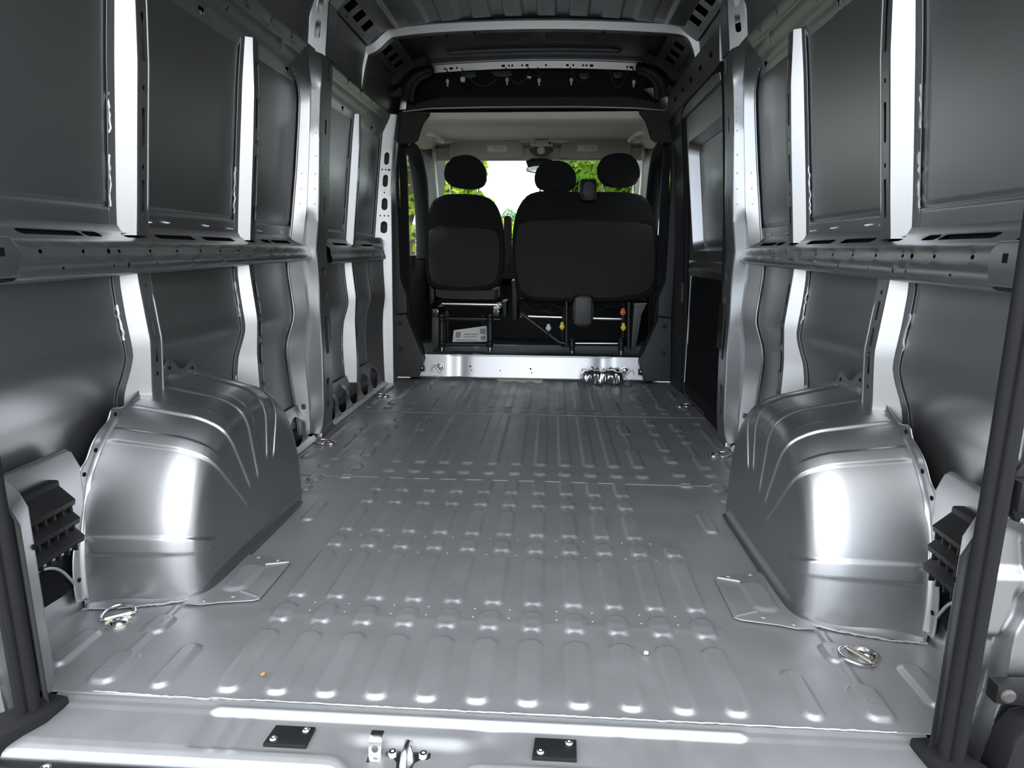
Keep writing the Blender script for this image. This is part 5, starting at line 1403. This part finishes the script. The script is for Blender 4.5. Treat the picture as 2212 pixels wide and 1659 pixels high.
# ================================================================== OUTSIDE
gr = grid('ground', np.linspace(-90, 90, 3), np.linspace(-60, 120, 3), lambda U, V: (U, V, -0.56 + 0 * U), GRASSM)
struct(gr, 'green lawn around the van')
dr = prism('driveway', [(-3.4, -14), (3.4, -14), (3.4, 11), (-3.4, 11)], 'xy', -0.62, -0.545, CONCRETE, None); struct(dr, 'grey asphalt driveway under the van')
# outer body so that daylight enters only through the openings
vb = struct(empty('wall_outer', (0, 1.6, 0)), 'outer shell of the van body')
for s in (-1, 1):
    grid('body_side', np.linspace(-0.02, 3.2, 4), np.linspace(-0.3, 1.65, 30), lambda U, V, s=s: (s * (skin(V) + 0.045), U, V), PAINT, vb)
    grid('body_roof_side', np.linspace(-0.02, 3.5, 4), np.linspace(0, 1, 10), lambda U, V, s=s: (s * (0.91 - 0.20 * V ** 2), U, 1.65 + 0.35 * np.sqrt(V)), PAINT, vb)
    box('cab_side', (min(s * .868, s * .93), 3.12, 1.50), (max(s * .868, s * .93), 4.35, 2.0), PAINT, vb, bev=0)
    box('underbody_side', (min(s * .98, s * 1.05), -0.02, -0.35), (max(s * .98, s * 1.05), 3.2, -0.1), BLACKPL, vb, bev=0)
grid('body_roof', np.linspace(-0.72, 0.72, 6), np.linspace(-0.02, 3.5, 4), lambda U, V: (U, V, 2.0 + 0 * U), PAINT, vb)
grid('cab_roof', np.linspace(-0.9, 0.9, 6), np.linspace(0, 1, 12), lambda U, V: (U, 3.48 + 1.0 * V, 2.0 - 0.36 * sm(V) ** 0.8), PAINT, vb)
prism('underbody', [(-1.0, -0.08), (1.0, -0.08), (1.0, 5.2), (-1.0, 5.2)], 'xy', -0.30, -0.20, BLACKPL, vb)

def tree(x, y, h, r, m, label, n=7000, leaf=0.055, group='trees beyond the windscreen'):
    root = empty('tree', (x, y, -0.56)); tag(root, label, 'tree', group)
    tube('trunk', [(x, y, -0.56), (x + .1, y, h * .3), (x - .05, y + .1, h * .6)], [0.03 * h, 0.024 * h, 0.012 * h], BARK, root, n=8)
    nb = 26
    cs = rng.normal(0, 1, (nb, 3)); cs /= np.linalg.norm(cs, axis=1)[:, None]
    cs = cs * np.array([r * .6, r * .6, h * .36]) * rng.uniform(.4, 1, (nb, 1)) + np.array([x, y, h * .52])
    d = rng.normal(0, 1, (n, 3)); d /= np.linalg.norm(d, axis=1)[:, None]
    P = cs[rng.integers(0, nb, n)] + d * (r * .45) * rng.uniform(.5, 1, (n, 1)) ** .5
    a = rng.normal(0, 1, (n, 3)); a /= np.linalg.norm(a, axis=1)[:, None]
    b = np.cross(a, rng.normal(0, 1, (n, 3))); b /= np.linalg.norm(b, axis=1)[:, None]
    sz = leaf * h * rng.uniform(.6, 1.3, (n, 1)) * .35
    V = np.concatenate([P + a * sz, P + b * sz * .6, P - a * sz, P - b * sz * .6]); i = np.arange(n)
    F = np.stack([i, i + n, i + 2 * n, i + 3 * n], 1)
    o = from_arrays('crown', V, F, m, root, False); o['kind'] = 'stuff'
def tpos(px_, py_, Y):
    q = at_y(px_, py_, Y); return q[0]
tree(tpos(938, 380, 30), 30, 9.5, 1.5, LEAVES, 'tall bright yellow-green tree seen past the single seat headrest')
tree(tpos(1003, 420, 34), 34, 9.0, 1.3, LEAVES, 'slim yellow-green tree beside the single seat headrest')
tree(tpos(1045, 440, 44), 44, 5.0, 1.6, LEAVES, 'low yellow-green bush above the single seat shoulder')
tree(tpos(868, 420, 12), 12, 7.5, 1.9, LEAVES, 'yellow-green tree seen through the left cab door opening')
tree(tpos(1098, 440, 62), 62, 5.4, 1.6, LEAVES3, 'small distant bluish tree between the two front seats')
tree(tpos(1140, 440, 48), 48, 4.8, 1.8, LEAVES, 'low light green tree in the gap between the front seats')
tree(tpos(1078, 470, 52), 52, 3.6, 1.6, LEAVES, 'low pale green bush in the gap beside the armrest')
tree(tpos(1262, 370, 34), 34, 11.0, 2.0, LEAVES2, 'mid-green tree seen between the double seat headrests')
tree(tpos(1345, 380, 28), 28, 10.0, 2.0, LEAVES2, 'mid-green tree behind the outer double seat headrest')
tree(tpos(1420, 400, 22), 22, 9.0, 1.7, LEAVES2, 'mid-green tree seen past the right windscreen pillar')
tree(tpos(1500, 400, 13), 13, 8.0, 2.0, LEAVES2, 'mid-green tree out of the right cab door window', group='trees beside the van')
tree(-10.0, 9.0, 8.0, 2.6, LEAVES, 'yellow-green tree out of the left cab door window', group='trees beside the van')
tree(-8.0, 2.5, 7.0, 2.4, LEAVES2, 'mid-green tree standing to the left of the van', group='trees beside the van')
